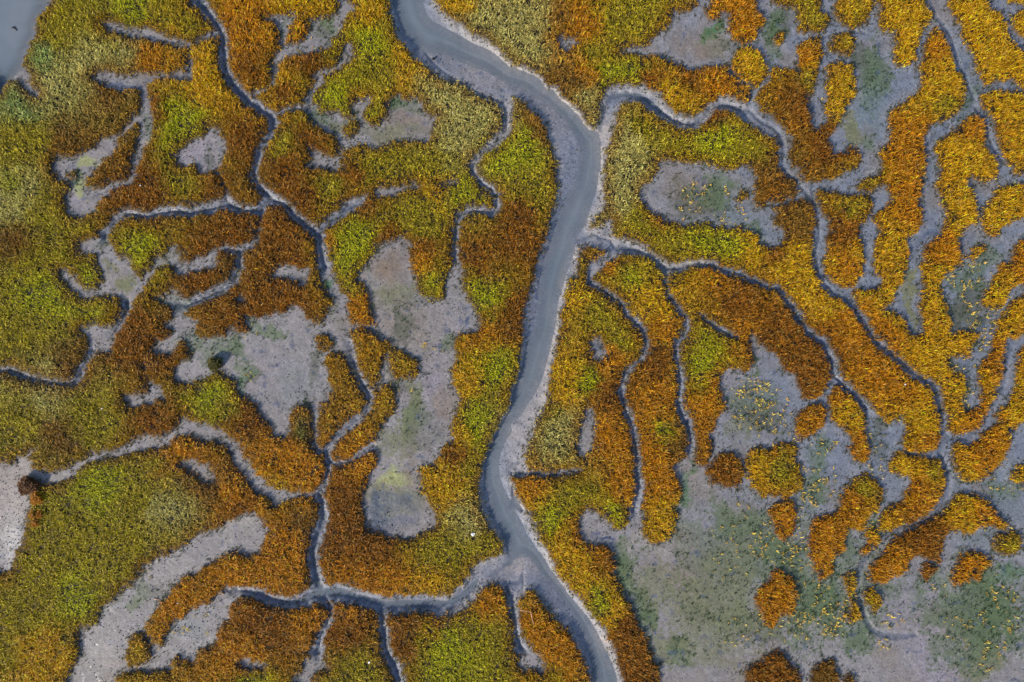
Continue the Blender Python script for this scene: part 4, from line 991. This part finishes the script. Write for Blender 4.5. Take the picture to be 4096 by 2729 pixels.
ok = (at_grid(d_out, tx, ty) > 0.25) & (rng.rand(len(tx)) < sstep(0.30, 0.62, fbm(tx, ty, 45, 161)))
tx, ty = tx[ok], ty[ok]
X, Y = world_xy(tx, ty)
Z = at_grid(ground, tx, ty) - 0.02
straw = np.array((0.70, 0.46, 0.09)) * np.ones((len(tx), 1))
green = rng.rand(len(tx)) < 0.35
straw[green] = (0.07, 0.095, 0.035)
pale_zone = (np.abs(tx - 310 * V) < 90 * V) & (np.abs(ty - 1305 * V) < 70 * V)
straw[pale_zone & ~green] = (0.50, 0.45, 0.30)
co, f, cc = plants(X, Y, Z, rng.uniform(0.2, 0.45, len(tx)), straw, per=4, wid=0.085, spread=0.07, lean=(0.3, 1.2), vary=0.35, pale=0.15)
link('sparse_tufts', mesh_from('sparse_tufts', co, f, cc, smooth=False), M_LEAF, kind='stuff')

# low dark seedlings along the foot of every bank
jj, ii = np.nonzero((d_out > 0.05) & ((d_out < 1.1) | (algae > 0.12)) & (gx > -100) & (gx < 4196) & (gy > -100) & (gy < 2829) & ~water)
n = int(len(jj) * area * 12)
pk = rng.randint(0, len(jj), n)
px, py = X0 + STEP * (ii[pk] + rng.rand(n) - 0.5), Y0 + STEP * (jj[pk] + rng.rand(n) - 0.5)
d = at_grid(d_out, px, py)
ok = rng.rand(n) < (np.exp(-d / 0.28) * sstep(0.25, 0.6, fbm(px, py, 40, 171)) * 2.4 + 0.02 + 0.8 * at_grid(algae, px, py) * sstep(0.4, 0.7, fbm(px, py, 22, 173)))
px, py = px[ok], py[ok]
X, Y = world_xy(px, py)
c = np.array((0.075, 0.062, 0.028)) * np.ones((len(px), 1))
c[rng.rand(len(px)) < 0.4] = (0.045, 0.070, 0.030)
alg = at_grid(algae, px, py) > 0.3
c[alg] = (0.030, 0.060, 0.026)
co, f, cc = plants(X, Y, at_grid(ground, px, py) - 0.02, rng.uniform(0.08, 0.24, len(px)), c, per=4, wid=0.07, spread=0.06, lean=(0.5, 1.4), vary=0.4, pale=0.03)
link('seedlings', mesh_from('seedlings', co, f, cc, smooth=False), M_LEAF, kind='stuff')

# clods and shell grit: small angular lumps of mud
jj, ii = np.nonzero((d_out > 0.15) & (gx > -100) & (gx < 4196) & (gy > -100) & (gy < 2829) & ~water)
n = 26000
pk = rng.randint(0, len(jj), n)
px, py = X0 + STEP * (ii[pk] + rng.rand(n) - 0.5), Y0 + STEP * (jj[pk] + rng.rand(n) - 0.5)
shore = np.exp(-((px / 120) ** 2) - ((py - 2150) / 170) ** 2) + 0.7 * np.exp(-((px - 720) / 200) ** 2 - ((py - 2460) / 90) ** 2)
ok = rng.rand(n) < 0.10 + 0.5 * (fbm(px, py, 60, 181) > 0.6) + np.clip(shore, 0, 1)
px, py, shore = px[ok], py[ok], shore[ok]
n = len(px)
X, Y = world_xy(px, py)
Z = at_grid(ground, px, py)
r = rng.uniform(0.04, 0.13, n)
ang = rng.rand(n, 1) * 6.28 + np.arange(4) * 1.5708 + rng.uniform(-0.4, 0.4, (n, 4))
rr = r[:, None] * rng.uniform(0.6, 1.3, (n, 4))
co = np.empty((n, 8, 3))
co[:, :4, 0], co[:, :4, 1], co[:, :4, 2] = X[:, None] + rr * np.cos(ang), Y[:, None] + rr * np.sin(ang), Z[:, None] - 0.04
co[:, 4:, 0], co[:, 4:, 1] = X[:, None] + 0.6 * rr * np.cos(ang), Y[:, None] + 0.6 * rr * np.sin(ang)
co[:, 4:, 2] = Z[:, None] + r[:, None] * rng.uniform(0.5, 1.0, (n, 4))
k = (np.arange(n) * 8)[:, None]
f = np.concatenate([k + np.array([[4, 5, 6, 7]])] + [k + np.array([[q, (q + 1) % 4, 4 + (q + 1) % 4, 4 + q]]) for q in range(4)], 1).reshape(-1, 4)
cc = at_grid(mud, px, py) * rng.uniform(0.5, 1.25, n)[:, None]
shells = rng.rand(n) < np.clip(shore, 0, 1) * 0.5
cc[shells] = np.array((0.62, 0.60, 0.58))  # white shells and stones on the sandy shore, their own colour
link('clods', mesh_from('clods', co.reshape(-1, 3), f, np.repeat(cc, 8, axis=0), {'wet': np.zeros(n * 8)}, smooth=False), M_TURF, kind='stuff')


# ---- shrubs rising out of the grass: a short forked trunk under a domed crown of leaves
M_WOOD = mat_plain('dead grey-brown wood', (0.10, 0.075, 0.055), 0.8)


def tube(path, radii, sides=7):
    path = np.array(path, float)
    ringv, faces = [], []
    for i, p in enumerate(path):
        t = path[min(i + 1, len(path) - 1)] - path[max(i - 1, 0)]
        t /= np.linalg.norm(t)
        a = np.cross(t, (0.31, 0.2, 0.93))
        if np.linalg.norm(a) < 1e-3:
            a = np.cross(t, (1, 0, 0))
        a /= np.linalg.norm(a)
        b = np.cross(t, a)
        for s in range(sides):
            w_ = 2 * math.pi * s / sides
            ringv.append(p + radii[i] * (math.cos(w_) * a + math.sin(w_) * b))
        if i:
            o = (i - 1) * sides
            for s in range(sides):
                s2 = (s + 1) % sides
                faces.append((o + s, o + s2, o + sides + s2, o + sides + s))
    return np.array(ringv), faces


def py_mesh(name, verts, faces, smooth=True):
    me = bpy.data.meshes.new(name)
    me.from_pydata([tuple(v) for v in verts], [], [tuple(int(i) for i in q) for q in faces])
    if smooth:
        me.polygons.foreach_set('use_smooth', [True] * len(me.polygons))
    me.update()
    return me


def shrub(sx_, sy_, rx, ry, hgt, c, text):
    bx, by = world_xy(sx_, sy_)
    z0 = float(at_grid(np.where(veg, turf_h, ground), np.array([sx_]), np.array([sy_]))[0])
    root = bpy.data.objects.new('shrub', None)
    col.objects.link(root)
    root.location = (bx, by, z0)
    root['label'], root['category'], root['group'] = text, 'shrub', 'shrubs standing on the marsh'
    V_, F_ = [], []
    for q in range(6):
        a = q * 1.05 + rng.rand()
        v, f_ = tube([(0.05 * math.cos(a), 0.05 * math.sin(a), -0.1), (0.25 * rx * math.cos(a), 0.25 * ry * math.sin(a), 0.35 * hgt), (0.6 * rx * math.cos(a), 0.6 * ry * math.sin(a), 0.75 * hgt)], (0.045, 0.03, 0.012))
        F_ += [tuple(i + len(V_) for i in t) for t in f_]
        V_ += list(v)
    link('stem', py_mesh('stem', V_, F_), M_WOOD, root)
    n = int(420 * rx * ry)
    r, th = np.sqrt(rng.rand(n)), rng.rand(n) * 6.2832
    lump = 1 + 0.16 * np.sin(3 * th + sx_) + 0.10 * np.sin(5 * th + sy_)
    x, y = r * np.cos(th) * rx * lump, r * np.sin(th) * ry * lump
    top = hgt * np.sqrt(np.clip(1 - 0.85 * r ** 2, 0, 1)) * rng.uniform(0.55, 1.0, n)
    cl = np.array(c) * (0.75 + 0.5 * vnoise(x + bx, y + by, 0.35, 191))[:, None]
    co, f, cc = plants(x, y, np.maximum(top - 0.25, 0.02), rng.uniform(0.18, 0.34, n), cl, per=4, wid=0.09, spread=0.08, lean=(0.3, 1.2), vary=0.4, pale=0.05)
    link('crown', mesh_from('crown', co, f, cc, smooth=False), M_LEAF, root)


S = 1024 / 2351
shrub(S * 278, 1364 + S * 1325, 1.45, 1.15, 1.25, (0.115, 0.052, 0.022), 'dark brown domed shrub at the mouth of the pale creek')
shrub(S * 352, 1364 + S * 1440, 0.80, 0.80, 1.05, (0.40, 0.17, 0.012), 'round orange shrub just below the dark brown domed shrub')
shrub(139, 2060, 0.55, 0.50, 0.85, (0.34, 0.16, 0.012), 'orange shrub at the sandy shore, one of a close pair')
shrub(166, 2055, 0.48, 0.55, 0.85, (0.38, 0.15, 0.010), 'orange shrub of the close pair, standing farther from the sand')
shrub(148, 2092, 0.62, 0.42, 0.75, (0.36, 0.15, 0.012), 'small orange shrub by itself below the close pair')
shrub(S * 1978, 1364 + S * 212, 0.85, 0.80, 1.10, (0.085, 0.080, 0.020), 'dark olive shrub where the mud flat meets the rust meadow')


# ---- litter and driftwood
M_WHITE = mat_plain('weathered white plastic', (0.82, 0.83, 0.86), 0.45, 0.06, 14.0)
M_STICK = mat_plain('bleached stick', (0.62, 0.38, 0.24), 0.7, 0.2, 20.0)
M_LOG = mat_plain('waterlogged wood', (0.018, 0.014, 0.016), 0.5, 0.4, 9.0)


def canopy(sx_, sy_):
    """height of the leaf tops at a map point"""
    x, y = np.array([float(sx_)]), np.array([float(sy_)])
    return float(at_grid(turf_h, x, y)[0] + grass_field(x, y)[1][0] * 0.85)


def sheet_scrap(sx_, sy_, outline, thick, crease, name, text, cat, seed):
    """a crumpled sheet: rings of the outline shrunk towards the middle, creased, closed underneath"""
    r_ = np.random.RandomState(seed)
    P = np.array(outline, float)
    n = len(P)
    rings = [(1.0, 0.0), (1.0, 1.0), (0.72, 1.0), (0.45, 1.0), (0.2, 1.0)]
    V_ = []
    for s, up in rings:
        for p in P * s:
            V_.append((p[0], p[1], (thick if up else 0) + (crease * r_.uniform(-1, 1) if up else -0.01) + (crease * 1.5 * (1 - s))))
    V_.append((0, 0, thick + crease * 2.2))
    V_.append((0, 0, -0.01))
    F_ = []
    for a in range(len(rings) - 1):
        for i in range(n):
            i2 = (i + 1) % n
            F_.append((a * n + i, a * n + i2, (a + 1) * n + i2, (a + 1) * n + i))
    for i in range(n):
        F_.append((4 * n + i, 4 * n + (i + 1) % n, 5 * n))
        F_.append(((i + 1) % n, i, 5 * n + 1))
    o = link(name, py_mesh(name, V_, F_, smooth=False), M_WHITE, label=text, category=cat)
    x, y = world_xy(sx_, sy_)
    o.location = (x, y, canopy(sx_, sy_))
    return o


q = 1 / 1344 * 90 * UNIT
out = [(520, 490), (560, 440), (620, 425), (690, 430), (742, 440), (735, 500), (720, 560), (685, 600), (632, 640), (590, 600), (545, 575)]
sheet_scrap(1850 + 632 / 14.93, 2100 + 520 / 14.93, [((a - 632) * q, -(b - 520) * q) for a, b in out], 0.03, 0.05, 'plastic_sheet', 'crumpled white sheet lying on the khaki grass above the river bank', 'litter', 3)
out = [(510, 465), (575, 375), (650, 425), (565, 525)]
sheet_scrap(1440 + 575 / 14.93, 2615 + 450 / 14.93, [((a - 575) * q, -(b - 450) * q) for a, b in out], 0.07, 0.004, 'foam_block', 'square white foam block on the narrow dark orange block of grass', 'litter', 4)
out = [(610, 455), (640, 425), (690, 405), (712, 430), (680, 460), (650, 488)]
sheet_scrap(370 + 655 / 14.93, 1604 + 450 / 14.93, [((a - 655) * q, -(b - 450) * q) for a, b in out], 0.04, 0.015, 'plastic_scrap', 'tiny white scrap on the brown grass left of the J-shaped pan', 'litter', 5)
out = [(715, 540), (750, 510), (800, 515), (808, 560), (770, 600), (725, 585)]
sheet_scrap(3560 + 760 / 14.93, 1500 + 555 / 14.93, [((a - 760) * q, -(b - 555) * q) for a, b in out], 0.05, 0.015, 'plastic_scrap', 'tiny white scrap on the golden tail of the long khaki island', 'litter', 6)
out = [(-40, 0), (-10, 35), (38, 20), (45, -20), (0, -38)]
sheet_scrap(S * 1310, 682 + S * 148, [(a * q, b * q) for a, b in out], 0.04, 0.012, 'plastic_scrap', 'tiny white scrap on the meadow south of the oval pan', 'litter', 7)
out = [(-75, 5), (-30, 12), (15, 42), (20, 12), (62, 0), (40, -28), (-5, -12), (-55, -22)]
sheet_scrap(400 + 1068 / 3.355, 2300 + 360 / 3.355, [(a * q, b * q) for a, b in out], 0.03, 0.02, 'plastic_scrap', 'torn white scrap on the orange band above the pale lower mudflat', 'litter', 8)


def stick(a, b, z, r, name, text, cat, mat, bend=0.03, taper=0.5):
    x0, y0 = world_xy(*a)
    x1, y1 = world_xy(*b)
    n = 9
    cx_, cy_ = (x0 + x1) / 2, (y0 + y1) / 2
    L_ = math.hypot(x1 - x0, y1 - y0)
    path, rad = [], []
    for i in range(n):
        t = i / (n - 1)
        off = bend * L_ * math.sin(3.14 * t) + 0.008 * L_ * math.sin(9 * t)
        path.append((x0 + (x1 - x0) * t - cx_ - (y1 - y0) / L_ * off, y0 + (y1 - y0) * t - cy_ + (x1 - x0) / L_ * off, 0.04 * math.sin(5 * t)))
        rad.append(r * (1 - taper * t) * (1 + 0.12 * math.sin(7 * t + 1)))
    v, f_ = tube(path, rad, 8)
    f_ += [tuple(range(7, -1, -1)), tuple(range((n - 1) * 8, n * 8))]
    o = link(name, py_mesh(name, v, f_), mat, label=text, category=cat)
    o.location = (cx_, cy_, z)
    return o


t = 150 / 1344
stick((2040 + 360 * t, 2400 + 308 * t), (2040 + 765 * t, 2400 + 382 * t), canopy(2100, 2440) + 0.10, 0.045, 'stick', 'bleached stick lying crosswise on the grass tip between pan and river', 'stick', M_STICK, 0.02)
stick((2040 + 745 * t, 2400 + 392 * t), (2040 + 850 * t, 2400 + 815 * t), canopy(2130, 2465) + 0.12, 0.055, 'stick', 'bleached stick pointing down from the end of the crosswise stick', 'stick', M_STICK, -0.02)
t = 1 / 3.355
stick((400 + 725 * t, 2300 + 330 * t), (400 + 808 * t, 2300 + 350 * t), float(at_grid(ground, np.array([628.]), np.array([2401.]))[0]) + 0.06, 0.05, 'driftwood', 'short pale driftwood stick on the mud beside pale tufts', 'driftwood', M_STICK, 0.05)
t = 90 / 1344
lg = stick((10 + 405 * t, 80 + 335 * t), (10 + 665 * t, 80 + 505 * t), WATER_Z + 0.02, 0.155, 'log', 'black waterlogged log floating in the open bay water', 'log', M_LOG, 0.03, 0.35)
w0 = stick((1690 + 590 * t, 200 + 500 * t), (1690 + 690 * t, 200 + 420 * t), float(at_grid(ground, np.array([1732.]), np.array([231.]))[0]) + 0.10, 0.17, 'driftwood', 'dark driftwood stump on the tip of the pale mud spit', 'driftwood', M_LOG, 0.05, 0.1)
v, f_ = tube([(0.10, 0.10, 0.0), (0.22, 0.20, 0.02), (0.30, 0.26, 0.03), (0.36, 0.38, 0.06)], (0.07, 0.06, 0.045, 0.02))
link('root_stub', py_mesh('root_stub', v, f_), M_LOG, w0)
v, f_ = tube([(0.22, 0.20, 0.02), (0.30, 0.20, 0.02), (0.40, 0.19, 0.0)], (0.05, 0.035, 0.015))
link('root_stub', py_mesh('root_stub', v, f_), M_LOG, w0)
# ------------------------------------------------------------------ light and camera
ELEV, AZ = 29.0, 229.0          # the sun stands low, down and to the left of the map
import mathutils
wd = bpy.data.worlds.new('World')
scene.world = wd
wd.use_nodes = True
nt = wd.node_tree
bg = nt.nodes['Background']
sky = nt.nodes.new('ShaderNodeTexSky')
sky.sky_type = 'NISHITA'
sky.sun_disc = False
sky.sun_elevation = math.radians(ELEV)
sky.sun_rotation = math.radians(AZ)
nt.links.new(sky.outputs[0], bg.inputs[0])
bg.inputs[1].default_value = 0.13
sun = bpy.data.lights.new('sun', 'SUN')
sun.energy = 4.2
sun.angle = math.radians(0.6)
sun.color = (1.0, 0.86, 0.68)
so = bpy.data.objects.new('sun', sun)
col.objects.link(so)
a, e = math.radians(AZ), math.radians(ELEV)
sd = mathutils.Vector((math.sin(a) * math.cos(e), math.cos(a) * math.cos(e), math.sin(e)))
so.rotation_euler = sd.to_track_quat('Z', 'Y').to_euler()
so.location = sd * 200

cam = bpy.data.cameras.new('camera')
ch = 98.0
cam.sensor_width = 36.0
cam.lens = 36.0 * ch / 147.0
cam.clip_end = 9000
co_ = bpy.data.objects.new('camera', cam)
co_.location = (0, 0, ch + 0.25)
col.objects.link(co_)
scene.camera = co_
scene.view_settings.view_transform = 'Standard'
scene.view_settings.look = 'None'
scene.view_settings.exposure = 0.55
scene.view_settings.gamma = 1.0
